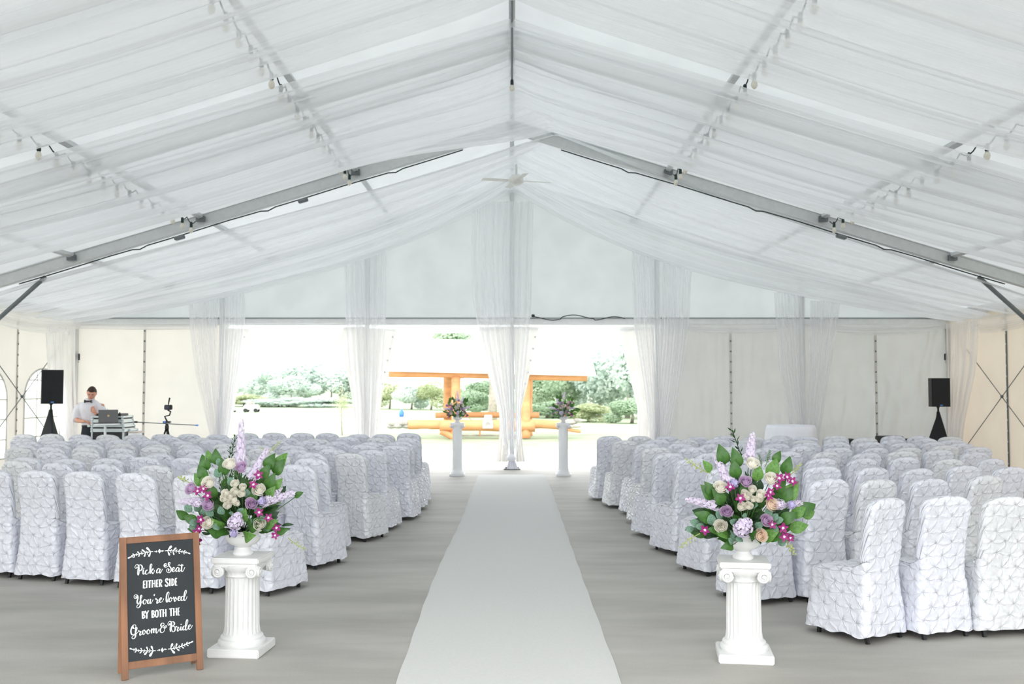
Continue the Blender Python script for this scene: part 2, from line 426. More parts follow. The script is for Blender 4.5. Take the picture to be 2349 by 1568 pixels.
# upper triangular membrane
v = []; nx = 60
xs = np.linspace(-HW, HW, nx)
for k in range(8):
    for x in xs:
        zt = zroof(x) - .02; v.append((x, .04 + .02 * math.sin(x * 1.3) * math.sin(PI * k / 7), beam_z + (zt - beam_z) * k / 7))
mesh_obj('gable_panel', v, grid_faces(8, nx), M['gable'], wb)
MB().box((0, 0, beam_z), (2 * HW, .10, .13), None, .008).build('gable_beam', M['alu_l'], wb)
g = MB(); g.box((0, -.06, beam_z + .075), (2 * HW, .02, .018)); g.build('keder_rail', M['alu_d'], wb)
# closed panels
pan = [(-9.1, -7.68, 'wall'), (-7.68, -5.95, 'wall'), (3.1, 4.57, 'wall_grey'), (4.57, 6.1, 'wall_grey'), (6.1, 7.6, 'wall_grey'), (7.6, 9.1, 'wall_grey')]
for k, (a, b, mm) in enumerate(pan):
    gr = mm == 'wall_grey'
    v, f = wrinkled(a, b, .02, beam_z - .04, .06, 60, 40, .06 if gr else .008, k * 3.1, (1.3, .3) if gr else (.5, .4), .9 if k >= 4 else .15)
    o = mesh_obj('wall_panel', v, f, M[mm], wb)
for xx in (-7.68, 4.57, 7.6):
    o = MB().box((xx, .0, 1.52), (.05, .012, 2.98)).build('lacing_strip', M['flap'], wb)
    for k in range(13):
        MB().lathe([(.016, -.004), (.02, 0), (.016, .004)], (0, 0, 0), 10).build('grommet', M['alu_d'], o, loc=(xx, -.012, .3 + k * .215), rot=(PI / 2, 0, 0))
poles = [-6.06, -3.03, 0, 3.03, 6.06]
for X in poles:
    MB().box((X, -.02, (zroof(X) - .15) / 2), (.09, .11, zroof(X) - .15), None, .008).build('gable_pole', M['alu'], wb)
    g = MB(); g.box((X, -.05, .012), (.34, .3, .024), None, .004)
    for sx in (-.12, .12): g.lathe([(.02, .02), (.02, .06)], (X + sx, -.13, 0), 8)
    g.build('base_plate', M['alu_d'], wb)

# ---- cloth made of stations down its height
def strip(name, st, Y, mt, axis='x', npl=14, depth=.05, seed=0, parent=None, nx=150, nz=46, loc0=0):
    """st: (z, a, b) from top to bottom; pleats deepen where the cloth is gathered"""
    st = sorted(st, key=lambda q: -q[0]); zs = np.array([q[0] for q in st]); A = np.array([q[1] for q in st]); B = np.array([q[2] for q in st])
    z = np.linspace(zs[0], zs[-1], nz); a = np.interp(z, zs[::-1], A[::-1]); b = np.interp(z, zs[::-1], B[::-1])
    for _ in range(2):
        a[1:-1] = (a[:-2] + 2 * a[1:-1] + a[2:]) / 4; b[1:-1] = (b[:-2] + 2 * b[1:-1] + b[2:]) / 4
    wmax = max(b - a); v = []; uv = []
    for i in range(nz):
        wd = b[i] - a[i]; gth = depth * (1 + .9 * (1 - wd / wmax))
        for j in range(nx):
            t = j / (nx - 1)
            p = math.sin(2 * PI * npl * t + seed + .6 * math.sin(z[i] * 1.1 + t * 6)) * .6 + math.sin(2 * PI * npl * .37 * t + seed * 2.3 + z[i] * .5) * .5
            x = a[i] + wd * (t + .012 * math.sin(2 * PI * npl * t * .7 + seed)); y = Y + gth * p * .7
            v.append((x, y, z[i]) if axis == 'x' else (y, x, z[i])); uv.append((t + seed, z[i] * .4))
    return mesh_obj(name, v, grid_faces(nz, nx), mt, parent, True, uv)
S2 = 111.2
def gx(px): return (px - 1175.5) / S2
def gz(py): return at(1175, py, 20.55).z

YC = 20.52
cur = empty('sheer_curtain', (0, 0, 0)); tag(cur, 'long sheer white curtain knotted low on the central gable pole', 'curtain', 'sheer curtains on the gable poles')
strip('curtain_panel', [(5.55, gx(1085), gx(1225)), (4.4, gx(1080), gx(1222)), (3.4, gx(1086), gx(1220)), (gz(800), gx(1108), gx(1212)), (gz(880), gx(1130), gx(1202)), (gz(950), gx(1149), gx(1194)), (gz(1000), gx(1150), gx(1196)), (.33, gx(1163), gx(1187))], YC, M['sheer_c'], npl=10, depth=.055, parent=cur)
MB().ball((gx(1174), YC - .05, .26), .10, 14, 10, (1, .9, .8)).build('knot', M['cloth'], cur, True)
strip('curtain_tail', [(.22, gx(1168), gx(1182)), (.03, gx(1163), gx(1190))], YC - .03, M['cloth'], npl=5, depth=.03, parent=cur, nz=8, nx=40)
def curtain(label, parts, grp='sheer curtains on the gable poles'):
    c = empty('sheer_curtain', (0, 0, 0)); tag(c, label, 'curtain', grp)
    for k, st in enumerate(parts):
        strip('curtain_panel', [(gz(y), gx(a), gx(b)) for y, a, b in st], YC, M['sheer_c'], npl=8, depth=.05, seed=len(label) + k, parent=c)
curtain('sheer white curtain hanging between the left and middle openings', [[(560, 788, 888), (740, 792, 887), (850, 802, 881), (930, 814, 872), (1000, 818, 866), (1060, 826, 858)]])
curtain('sheer white curtain on the pole left of the leftmost opening', [[(660, 500, 562), (745, 504, 562), (850, 502, 550), (1000, 498, 528), (1060, 500, 522)], [(670, 432, 500), (760, 438, 500), (860, 452, 502), (1000, 486, 512), (1060, 492, 512)]])
curtain('sheer white curtain pair at the right edge of the right opening', [[(570, 1450, 1516), (760, 1456, 1518), (900, 1480, 1516), (1000, 1490, 1514), (1060, 1494, 1512)], [(590, 1522, 1592), (760, 1518, 1582), (900, 1508, 1560), (1000, 1500, 1538), (1060, 1498, 1520)]])
curtain('sheer white curtain pair hanging over the right closed gable wall', [[(670, 1778, 1842), (850, 1788, 1846), (1000, 1815, 1850), (1060, 1822, 1850)], [(690, 1862, 1932), (850, 1855, 1905), (1000, 1846, 1878), (1060, 1842, 1868)]])
# corner curtains on the side walls
for s, lab in ((-1, 'sheer curtain in the left rear corner behind the loudspeaker'), (1, 'sheer curtain in the right rear corner beside the loudspeaker')):
    c = empty('sheer_curtain', (0, 0, 0)); tag(c, lab, 'curtain', 'sheer corner curtains')
    strip('curtain_panel', [(3.0, 19.15, 20.6), (2.0, 19.35, 20.6), (1.0, 19.9, 20.65), (.1, 20.2, 20.65)], s * 9.0, M['sheer_c'], axis='y', npl=12, depth=.05, seed=s + 2, parent=c)

# drawn back wall flaps beside the openings
flaps = [
 ('vinyl wall flap tied to the left side of the leftmost opening', [(752, 510, 566), (800, 510, 556), (900, 510, 538), (1000, 505, 522), (1075, 503, 516)]),
 ('vinyl wall flap with a folded corner at the right side of the leftmost opening', [(748, 784, 840), (790, 771, 838), (830, 788, 838), (900, 803, 838), (1000, 818, 845), (1075, 822, 846)]),
 ('vinyl wall flap with eyelets at the left side of the middle opening', [(752, 842, 909), (800, 842, 899), (900, 842, 877), (1000, 842, 866), (1075, 842, 858)]),
 ('vinyl wall flap left of the central pole spreading at the floor', [(748, 1097, 1172), (800, 1106, 1172), (880, 1126, 1170), (950, 1147, 1168), (1000, 1146, 1168), (1060, 1141, 1166)]),
 ('vinyl wall flap with eyelets right of the central pole', [(748, 1180, 1238), (800, 1180, 1229), (880, 1182, 1211), (940, 1184, 1196), (1000, 1184, 1198), (1060, 1184, 1206)]),
 ('vinyl wall flap at the right side of the right opening', [(748, 1422, 1506), (800, 1432, 1506), (880, 1452, 1508), (940, 1466, 1508), (1000, 1464, 1508), (1075, 1468, 1508)]),
]
for k, (lab, st) in enumerate(flaps):
    o = strip('wall_flap', [(gz(y), gx(a), gx(b)) for y, a, b in st], 20.72, M['flap'], npl=3.2, depth=.045, seed=k * 1.7, nx=60)
    tag(o, lab, 'tent flap', 'drawn back wall flaps')
    if k in (0, 2, 4):
        for q in range(9):
            y = 772 + q * 27; b = np.interp(y, [p[0] for p in st], [p[2] for p in st])
            MB().lathe([(.014, -.004), (.022, 0), (.014, .004)], n=10).build('grommet', M['white_paint'], o, loc=(gx(b - 5), 20.63, gz(y)), rot=(PI / 2, 0, 0))
# valances
def valance(label, p0, p1, sag, drop, seed):
    v = []; uv = []; nx = 60; nz = 12
    p0 = Vector(p0); p1 = Vector(p1); d = (p1 - p0).normalized(); n = Vector((d.y, -d.x, 0))
    for i in range(nz):
        t = i / (nz - 1)
        for j in range(nx):
            s = j / (nx - 1); q = p0.lerp(p1, s)
            z = -(sag * (.25 + .75 * t)) * 4 * s * (1 - s) - drop * t
            q = q + n * (.05 * math.sin(t * 9 + seed) * math.sin(PI * s) + .04)
            v.append((q.x, q.y, q.z + z)); uv.append((t * 3, s + seed))
    o = mesh_obj('valance', v, grid_faces(nz, nx), M['valance'], None, True, uv)
    tag(o, label, 'valance', 'voile valances along the wall tops')
P = [-9.1] + poles + [9.1]
vl = ['over the left wall by the DJ', 'over the leftmost opening', 'over the middle opening', 'over the right opening', 'over the wall right of the openings', 'over the right rear corner wall']
sags = [.03, .06, .10, .12, .10, .14]
for k in range(6):
    valance('white voile swag ' + vl[k], (P[k] + .05, 20.66, beam_z - .03), (P[k + 1] - .05, 20.66, beam_z - .03), sags[k], .12, k)
for s, lab in ((-1, 'white voile swag along the left side wall top'), (1, 'white voile swag along the right side wall top')):
    valance(lab, (s * 9.0, 16.3, 3.12), (s * 9.0, 20.7, 3.1), .22, .16, s + 5)

# ---- side walls
def side_wall(s):
    name = 'wall_left' if s < 0 else 'wall_right'
    X = s * HW; root = empty(name, (0, 0, 0)); struct(root, 'cream vinyl side wall with arched windows' if s < 0 else 'beige vinyl side wall of the tent')
    top = EAVE - .04
    cells = [(20.75, 18.37), (18.37, 16.25), (16.25, 14.1), (14.1, 11.7)] if s < 0 else []
    wi = 1
    for (y1, y0) in cells:
        if y1 > 20: a, b = 18.68, 20.15
        else: a = y0 + .34; b = y1 - .34
        r = (b - a) / 2; cy_ = (a + b) / 2; z0 = .42; z1 = 2.06 - r * .78
        arch = [(a, z0)] + [(cy_ - r * math.cos(t), z1 + r * .78 * math.sin(t)) for t in np.linspace(0, PI, 18)] + [(b, z0)]
        outer = [(y0, .02), (y1, .02), (y1, top), (y0, top)]
        pts = [Vector((0, p[0], p[1])) for p in outer], [Vector((0, p[0], p[1])) for p in arch]
        tri = tessellate_polygon(pts)
        allp = pts[0] + pts[1]
        mesh_obj('wall_panel', [(X, p.y, p.z) for p in allp], [tuple(t) for t in tri], M['wall'], root, False)
        wn = mesh_obj('window_%d' % wi, [(X + .01, p[0], p[1]) for p in arch], [tuple(range(len(arch)))], M['vinyl'], None, False); wi += 1
        struct(wn, 'arched clear vinyl window in the left side wall')
        fr = MB(); fr.tube([(X - s * .012, p[0], p[1]) for p in arch + [arch[0]]], .018, 6, False); fr.build('window_border', M['flap'], wn, True)
        for yy in (cy_ - r / 3, cy_ + r / 3):
            MB().box((X - s * .012, yy, (z0 + z1 + r * .7) / 2), (.012, .022, z1 + r * .7 - z0)).build('muntin', M['flap'], wn)
        for zz in np.arange(z0 + .34, 1.9, .36):
            hw_ = r if zz < z1 else r * math.sqrt(max(.02, 1 - ((zz - z1) / (r * .78)) ** 2))
            MB().box((X - s * .012, cy_, zz), (.012, 2 * hw_, .022)).build('muntin', M['flap'], wn)
    yend = 11.7 if s < 0 else 20.75
    v = []; ys = np.linspace(YB, yend, 90); zs = np.linspace(.02, top, 14)
    for z in zs:
        for y in ys: v.append((X + .02 * mnoise.noise(Vector((y * 1.1, z * .5, s))), y, z))
    mesh_obj('wall_sheet', v, grid_faces(14, 90), M['wall' if s < 0 else 'wall_side'], root)
    for yy in (18.37, 13.9):
        o = MB().box((X - s * .02, yy, 1.6), (.012, .05, 3.1)).build('lacing_strip', M['alu_d' if s > 0 else 'flap'], root)
        for k in range(14):
            MB().lathe([(.016, -.004), (.02, 0), (.016, .004)], n=10).build('grommet', M['silver' if s > 0 else 'alu_d'], o, loc=(X - s * .035, yy, .3 + k * .2), rot=(0, PI / 2, 0))
    g = MB()
    for (ya, yb) in ((16.3, 20.7),):
        g.tube([(X - s * .06, ya, .05), (X - s * .06, yb, 3.0)], .008, 6); g.tube([(X - s * .06, ya, 3.0), (X - s * .06, yb, .05)], .008, 6)
        g.ball((X - s * .06, 18.5, 1.53), .03)
    g.build('brace_cable', M['alu_d'], root)
    MB().box((X - s * .03, (YG + YB) / 2, EAVE - .1), (.1, YG - YB, .14)).build('eave_beam', M['alu_l'], root)
side_wall(-1); side_wall(1)

# corner flood lamps
for s, lab in ((-1, 'small black floodlight on the left rear corner post'), (1, 'small black floodlight on the right rear corner post')):
    c = empty('floodlight', (s * (HW - .12), YG - .15, 2.33)); tag(c, lab, 'floodlight')
    MB().box((0, 0, 0), (.10, .09, .14), Matrix.Rotation(s * .5, 3, 'Z'), .01).build('lamp_head', M['black'], c)
    MB().tube([(s * .08, 0, -.02), (0, .03, -.12), (-s * .03, .02, -.1)], .012, 6).build('bracket', M['alu_d'], c)

# ------------------------------------------------------------------ ceiling drapes
def lerp(a, b, t): return a + (b - a) * t
def peakx(Y): return .72 * math.exp(-((Y - 15.9) / 1.35) ** 2)
def drape(label, y_far, y_near, sag_far, sag_near, seed, yr_far=None, yr_near=None, npl=8, belly=.07):
    """one sheer panel slung from eave to ridge to eave; y_* at mid span, yr_* where it is gathered at the ridge"""
    yr_far = yr_far or y_far; yr_near = yr_near or y_near
    ns = 180; nt = 110; v = []; uv = []
    rnd = random.Random(seed); ph = [rnd.uniform(0, 6.28) for _ in range(8)]
    for i in range(ns):
        q = -1 + 2 * i / (ns - 1); sgn = -1 if q < 0 else 1; u = abs(q)
        g = math.exp(-(u / .16) ** 2)
        e = math.exp(-((1 - u) / .10) ** 2)
        for j in range(nt):
            t = j / (nt - 1)
            Y = lerp(lerp(y_far, y_near, t), lerp(yr_far, yr_near, t), g)
            Y = lerp(Y, lerp(y_far, y_near, .5 + (t - .5) * .85), e)
            sag = lerp(sag_far, sag_near, t) + belly * math.sin(PI * t)
            skew = u + .10 * math.sin(PI * u)
            px_ = peakx(Y)
            x = px_ + (sgn * 9.02 - px_) * u
            z = 5.81 - (5.81 - 3.08) * u - sag * 4 * skew * (1 - skew) * (1 if sgn < 0 else 1.12)
            z -= .03 * (1 - g)
            amp = .028 + .026 * math.sin(PI * u) ** .5
            wv = math.sin(2 * PI * npl * t + ph[0] + .8 * math.sin(3 * u + ph[1] + sgn)) * .5
            wv += math.sin(2 * PI * (npl * .31) * t + ph[2] + 1.3 * u * sgn) * .9
            wv += math.sin(2 * PI * (npl * 1.61) * t + ph[3] + sgn * 2 * u + math.sin(5 * u)) * .18
            wv += .5 * mnoise.noise(Vector((t * 9 + seed, u * 2.2 * sgn, seed)))
            z += amp * wv
            Y += .03 * math.sin(2 * PI * npl * t + ph[4] + 2 * u)
            v.append((x, Y, z)); uv.append((t + seed * 1.3, q * 1.3))
    o = mesh_obj('ceiling_drape', v, grid_faces(ns, nt), M['sheer'], None, True, uv)
    tag(o, label, 'drape', 'sheer drapes slung under the tent roof')
    return o
drape('sheer ceiling drape nearest the gable wall', 20.6, 18.55, .47, .30, 1, 20.65, 18.3)
drape('sheer ceiling drape just behind the exposed rafter', 18.45, 16.1, .28, .03, 2, 18.5, 15.95, belly=.12)
drape('wide sheer ceiling drape just in front of the exposed rafter', 14.5, 10.65, .10, .06, 3, 15.9, 10.9, 14, .18)
drape('wide sheer ceiling drape across the top of view before the upper gap', 9.8, 6.5, .25, .24, 5, 10.3, 6.6, 12, .04)
drape('sheer ceiling drape directly above the near columns', 5.8, 2.8, .35, .3, 7, None, None, 11, .2)

# ridge cable slot with a bulb, ceiling fan
o = MB().tube([(0, 10.3, 5.80), (0, 11.6, 5.77), (0, 13.0, 5.74)], .016, 6).build('ridge_cable', M['alu_d']); tag(o, 'dark cable running along the ridge between the drapes', 'cable')
c = empty('pendant_bulb', (0, 12.9, 5.72)); tag(c, 'single dark socket bulb hanging from the ridge cable', 'light bulb')
MB().lathe([(.012, .02), (.02, 0), (.022, -.05), (.018, -.06)], n=12).build('socket', M['socket'], c, True)
MB().ball((0, 0, -.10), .035, 12, 8, (1, 1, 1.3)).build('bulb', M['glassb'], c, True)
c = empty('ceiling_fan', (.08, 18.2, 5.50)); tag(c, 'white ceiling fan hanging under the ridge behind the sheer drape', 'fan')
MB().lathe([(.02, .45), (.02, .12), (.1, .1), (.13, .04), (.13, -.03), (.08, -.07), (.02, -.09)], n=24).build('motor', M['fan'], c, True)
for k in range(4):
    a = k * PI / 2 + .25; Rm = Matrix.Rotation(a, 3, 'Z') @ Matrix.Rotation(.15, 3, 'X')
    b = MB(); b.box(Rm @ Vector((.40, 0, .0)), (.50, .12, .012), Rm, .004); b.box(Rm @ Vector((.13, 0, .0)), (.12, .04, .01), Rm)
    b.build('blade', M['fan'], c)
c = empty('ridge_lamp', (-.03, 20.45, 5.78)); tag(c, 'small bright work lamp at the gable peak', 'lamp')
MB().box((0, 0, 0), (.2, .08, .07), None, .01).build('housing', M['white_paint'], c)
MB().tube([(-.16, 0, .02), (.0, 0, .07), (.17, 0, .02)], .01, 6).build('bracket', M['alu_d'], c)

# string lights on the purlins
def string_light(label, X, y0, y1, seed):
    r = empty('string_light', (0, 0, 0)); tag(r, label, 'string lights', 'string lights clipped to the purlins')
    rnd = random.Random(seed); zb = zroof(X) - .12; pts = []
    n = int((y1 - y0) / .42); xo = .07 if X > 0 else -.05
    for i in range(n * 4 + 1):
        y = y0 + (y1 - y0) * i / (n * 4); pts.append((X + xo, y, zb - .06 - .07 * abs(math.sin(PI * i / 4))))
    MB().tube(pts, .008, 5).build('cable', M['socket'], r, True)
    for i in range(n):
        y = y0 + (y1 - y0) * (i + .5) / n; z = zb - .13
        s = MB().lathe([(.010, .03), (.022, .015), (.024, -.05), (.018, -.06)], n=10).build('socket', M['socket'], r, True, loc=(X + xo, y, z))
        MB().lathe([(.015, 0), (.032, -.03), (.036, -.055), (.025, -.085), (.004, -.1)], n=12).build('bulb', M['glassb'], s, True, loc=(0, 0, -.058))
string_light('string lights on the inner left purlin beside the ridge', -2.55, 7.4, 16.0, 1)
string_light('string lights on the outer left purlin above the left block', -5.07, 9.6, 16.0, 2)
string_light('string lights on the inner right purlin beside the ridge', 2.55, 7.4, 16.0, 3)
string_light('string lights on the outer right purlin above the right block', 5.07, 9.6, 16.0, 4)
# power cable along the exposed rafter
for s, lab in ((-1, 'black power cable under the left exposed rafter'), (1, 'black power cable under the right exposed rafter')):
    pts = []
    for i in range(60):
        x = .8 + 7.2 * i / 59; pts.append((s * x, 16.1, zroof(x) - .285 - .02 * abs(math.sin(i * .2)) * .5 - (.03 if i % 17 == 9 else 0)))
    r = MB().tube(pts, .011, 5).build('power_cable', M['socket'], None, True); tag(r, lab, 'cable')
    for x in ((3.4, 5.4) if s < 0 else (5.35,)):
        MB().box((s * x, 16.08, zroof(x) - .33), (.16, .1, .06), Matrix.Rotation(s * .29, 3, 'Y'), .01).build('junction_box', M['alu_d'], r)
pts = [at(1222 + 3.6 * i, 726 + 8 * math.sin(i * .12) ** 2 - (4 if 18 < i < 40 else 0), 20.6) for i in range(60)]
o = MB().tube(pts, .01, 5).build('power_cable', M['black'], None, True); tag(o, 'black cable looped along the beam over the right opening', 'cable')
MB().box(at(1224, 724, 20.58), (.07, .06, .06), None, .01).build('plug_box', M['black'], o)

# ------------------------------------------------------------------ aisle runner
def runner_edge(s, Y):      # nearly parallel edges with a slight wander
    if s < 0: return -.658 - .038 * math.exp(-((Y - 8.9) / 2.6) ** 2) + .010 * math.exp(-((Y - 13) / 1.5) ** 2) + .003 * math.sin(Y * 7)
    return .630 + .028 * min(1, max(0, (Y - 9) / 9)) + .003 * math.sin(Y * 6.1 + 1)
v = []; uv = []; ys = np.linspace(3.2, 19.4, 160); nx = 24
for i, Y in enumerate(ys):
    l = runner_edge(-1, Y); r = runner_edge(1, Y)
    for j in range(nx):
        t = j / (nx - 1); e = min(1, min(j, nx - 1 - j) / 1.0)
        z = .003 + e * (.006 + .004 * mnoise.noise(Vector((t * 4, Y * .9, 3))) + .003)
        v.append((lerp(l, r, t), Y, z))
o = mesh_obj('aisle_runner', v, grid_faces(len(ys), nx), M['runner']); tag(o, 'long white cloth runner down the centre of the aisle', 'runner')

# ------------------------------------------------------------------ chairs
def superring(a, b, rc=.05, cnt=(58, 44, 58, 44)):
    """rounded rectangle, first side = back (y = -b), points run back, right, front, left"""
    rc = min(rc, a * .98, b * .98); q = np.linspace(0, PI / 2, 24)
    arcs = []
    for (cx, cy2, t0) in ((a - rc, -b + rc, -PI / 2), (a - rc, b - rc, 0), (-a + rc, b - rc, PI / 2), (-a + rc, -b + rc, PI)):
        arcs.append(np.stack([cx + rc * np.cos(t0 + q), cy2 + rc * np.sin(t0 + q)], 1))
    out = []
    for k, n in zip(range(4), cnt):
        A0 = arcs[(k - 1) % 4][12:]; A1 = arcs[k][:13]; L_ = np.concatenate([A0, A1]); L = np.concatenate([[0], np.cumsum(np.hypot(*np.diff(L_, axis=0).T))])
        t = np.linspace(0, L[-1], n + 1)[:-1]; out.append(np.stack([np.interp(t, L, L_[:, 0]), np.interp(t, L, L_[:, 1])], 1))
    return np.concatenate(out)

def cover(seed, H=.965):
    rs = np.random.RandomState(seed)
    rings = []; zs = []
    lean = rs.uniform(-.006, .012)
    for z in np.linspace(.048, .44, 46):
        f_ = 1 - (z - .048) / .392
        a = .191 + .038 * f_ ** 1.2; y0 = -.235 - .02 * f_; y1 = .245 + .03 * f_
        r = superring(a, (y1 - y0) / 2, .055); r[:, 1] += (y0 + y1) / 2; rings.append(r); zs.append(np.full(len(r), z))
    T = 32; ra = rings[-1].copy()
    rb = superring(.187, .042, .040); rb[:, 1] += -.195
    for i in range(1, T + 1):
        t = i / T; r = ra * (1 - t) + rb * t; r[:, 0] = r[:, 0]
        z = .44 + .045 * math.sin(min(1, t * 1.8) * PI / 2) + np.zeros(len(r)) + .012 * math.sin(PI * t)
        # back points climb steadily instead of lying flat
        wb_ = np.clip((-.12 - r[:, 1]) / .08, 0, 1); z = z + wb_ * .055 * t
        rings.append(r); zs.append(z)
    zt = zs[-1].copy()
    nb = 58
    for i in range(1, nb + 1):
        t = i / nb; z = .50 + (H - .50) * t; z = .545 + (H - .545) * t
        a = .187 + .009 * t; b = .042
        k = max(0, (z - (H - .125)) / .125); a2 = a * (1 - k ** 2.9) ** (1 / 2.5) if k < 1 else .002
        b2 = b * (1 - k ** 4) ** .5 if k < 1 else .002
        r = superring(max(a2, .004), max(b2, .003), .040); r[:, 1] += -.195 - .07 * t ** 1.4 - lean * t
        rings.append(r); zs.append(np.full(len(r), z) + (zt - .545).clip(-.1, 0) * 0)
    P3 = np.stack([np.concatenate([r, z[:, None]], 1) for r, z in zip(rings, zs)])   # (ni, nj, 3)
    ni, nj, _ = P3.shape
    # arc coordinates
    dj = np.linalg.norm(np.roll(P3, -1, 1) - P3, axis=2); u = np.concatenate([np.zeros((ni, 1)), np.cumsum(dj, 1)[:, :-1]], 1)
    u = u - u[:, 29:30]; per = dj.sum(1, keepdims=True); u = np.where(u > per / 2, u - per, u)
    di = np.linalg.norm(np.diff(P3, axis=0), axis=2); vv = np.concatenate([np.zeros((1, nj)), np.cumsum(di, 0)], 0)
    # normals
    dI = np.gradient(P3, axis=0); dJ = (np.roll(P3, -1, 1) - np.roll(P3, 1, 1)) / 2
    nrm = np.cross(dJ, dI); nrm /= np.linalg.norm(nrm, axis=2, keepdims=True) + 1e-9
    wob = np.array([[(mnoise.noise(Vector((u[i, j] * 6, vv[i, j] * 6, seed * 3.1))), mnoise.noise(Vector((u[i, j] * 6 + 9, vv[i, j] * 6, seed * 5.3)))) for j in range(nj)] for i in range(ni)])
    uu_ = u + .040 * wob[..., 0] + seed * .37; vv2 = vv + .034 * wob[..., 1]
    PX = uu_ / TA + vv2 / TC; PY = uu_ / TA - vv2 / TC
    dx = PX - np.floor(PX + .5); dy = PY - np.floor(PY + .5); du = TA * (dx + dy) / 2; dv = TC * (dx - dy) / 2
    best = np.hypot(du, dv); ang = np.arctan2(dv, du)
    node = np.exp(-(best / .015) ** 2); ridge = np.abs(np.cos(3 * ang)) ** 3 * np.clip(best / .02, 0, 1)
    UVc = np.stack([PX, PY], 2).reshape(-1, 2)
    big = np.array([[mnoise.noise(Vector((P3[i, j, 0] * 7 + seed, P3[i, j, 1] * 7, P3[i, j, 2] * 6))) for j in range(nj)] for i in range(ni)])
    amp = np.ones((ni, 1)); amp[-6:] *= np.linspace(.9, .1, 6)[:, None]
    d = (.0035 * ridge - .0050 * node + .009 * big) * amp
    P3 = P3 + nrm * d[..., None]
    # hem waves
    hem = np.array([mnoise.noise(Vector((u_ * 9, seed, 0))) for u_ in u[0]])
    for i in range(6): P3[i, :, 2] += hem * .02 * (1 - i / 6)
    V = P3.reshape(-1, 3); Fc = grid_faces(ni, nj, True); top = (ni - 1) * nj
    V = np.concatenate([V, [[0, P3[-1, :, 1].mean(), P3[-1, :, 2].mean() + .002]]])
    Fc += [(top + j, top + (j + 1) % nj, len(V) - 1) for j in range(nj)]
    me = bpy.data.meshes.new('cover'); me.from_pydata([tuple(p) for p in V], [], Fc)
    me.polygons.foreach_set('use_smooth', [True] * len(me.polygons))
    l = me.uv_layers.new(name='UVMap'); idx = np.empty(len(me.loops), dtype=np.int32); me.loops.foreach_get('vertex_index', idx)
    l.data.foreach_set('uv', np.concatenate([UVc, UVc[-1:]]).astype(np.float32)[idx].ravel())
    me.update()
    return me
COV = [cover(k) for k in (1, 2, 3, 4)]
COV2 = []
for k, me in enumerate(COV):
    me.materials.append(M['satin']); m2 = me.copy(); m2.materials.clear(); m2.materials.append(M['satin_b']); COV2.append(m2)
legm = MB().tube([(0, 0, 0), (0, 0, .40)], .016, 4).build('leg', M['black']); legmesh = legm.data; bpy.data.objects.remove(legm)
ORD = 'first second third fourth fifth sixth seventh eighth ninth tenth eleventh twelfth thirteenth fourteenth fifteenth sixteenth seventeenth eighteenth'.split()
crnd = random.Random(5)
def chair(x, y, rz, label, group, legs):
    k = crnd.randrange(4); k = (k + 1) % 4; me = (COV2 if crnd.random() < .28 else COV)[k]
    r = empty('banquet_chair', (x, y, 0), rz); tag(r, label, 'chair', group)
    r.scale = (1, 1, crnd.uniform(.985, 1.02))
    c = bpy.data.objects.new('satin_cover', me); C.objects.link(c); c.parent = r
    if legs:
        for sx in (-1, 1):
            for yy, lean in ((-.222, .30), (.18, -.05)):
                l = bpy.data.objects.new('leg', legmesh); C.objects.link(l); l.parent = r
                l.location = (sx * .17, yy, 0); l.rotation_euler = (-lean, 0, 0)
# left block: rows by distance; (y at aisle, x at aisle, slant per metre outwards, chairs, facing)
left_rows = [(8.48, -1.93, .17, 6, 21), (9.62, -1.90, .15, 7, 19), (10.5, -2.0, .12, 8, 17), (11.35, -1.72, .10, 9, 16), (12.15, -1.62, .08, 11, 14),
             (13.0, -1.45, .05, 12, 12), (13.95, -1.44, .04, 13, 11), (14.8, -1.47, .03, 14, 10), (16.05, -1.56, .015, 15, 8)]
row0 = [(-2.05, 8.38, 26), (-2.58, 8.47, 18), (-3.12, 8.62, 14), (-3.65, 8.80, 12), (-4.15, 9.0, 13), (-4.62, 9.15, 12)]
for k, (X, Y, a) in enumerate(row0):
    chair(X, Y + .1, math.radians(-a), 'white satin covered chair %s aisle, nearest row of the left block' % ('right beside the' if k == 0 else ORD[k] + ' from the'), 'satin covered chairs left of the aisle', True)
for i, (y, x, sl, n, an) in enumerate(left_rows):
    if i == 0: continue
    rr = random.Random(i * 7 + 1)
    sp = .48 if i == 1 else .44
    for k in range(n):
        X = x - k * sp + rr.uniform(-.02, .02); Y = y + k * sp * sl + rr.uniform(-.05, .05)
        if X / Y < -.56: continue
        if X < -8.2: continue
        a = math.radians(-an + rr.uniform(-5, 5) + (k * .3))
        row = 'nearest' if i == 0 else ('rearmost' if i == len(left_rows) - 1 else ORD[i])
        lab = ('white satin covered chair %s aisle, %s row of the left block' % ('right beside the' if k == 0 else ORD[k] + ' from the', row))
        chair(X, Y, a, lab, 'satin covered chairs left of the aisle', i < 4)
right_rows = [(8.12, 1.98, .22, 5, 24), (9.3, 1.86, .14, 7, 20), (10.4, 1.75, .12, 8, 18), (11.45, 1.68, .10, 9, 16), (12.5, 1.72, .07, 10, 12),
              (13.45, 1.72, .05, 11, 12), (14.35, 1.55, .03, 12, 10), (15.25, 1.44, .02, 13, 6)]
nr = [(2.33, 6.83, 33), (2.83, 6.93, 17), (3.29, 7.0, 13), (3.74, 7.15, 14)]
for k, (X, Y, a) in enumerate(nr):
    chair(X + .05, Y + .13, math.radians(a), 'white satin covered chair %s from the right column, front row of the right block' % ORD[k], 'satin covered chairs right of the aisle', True)
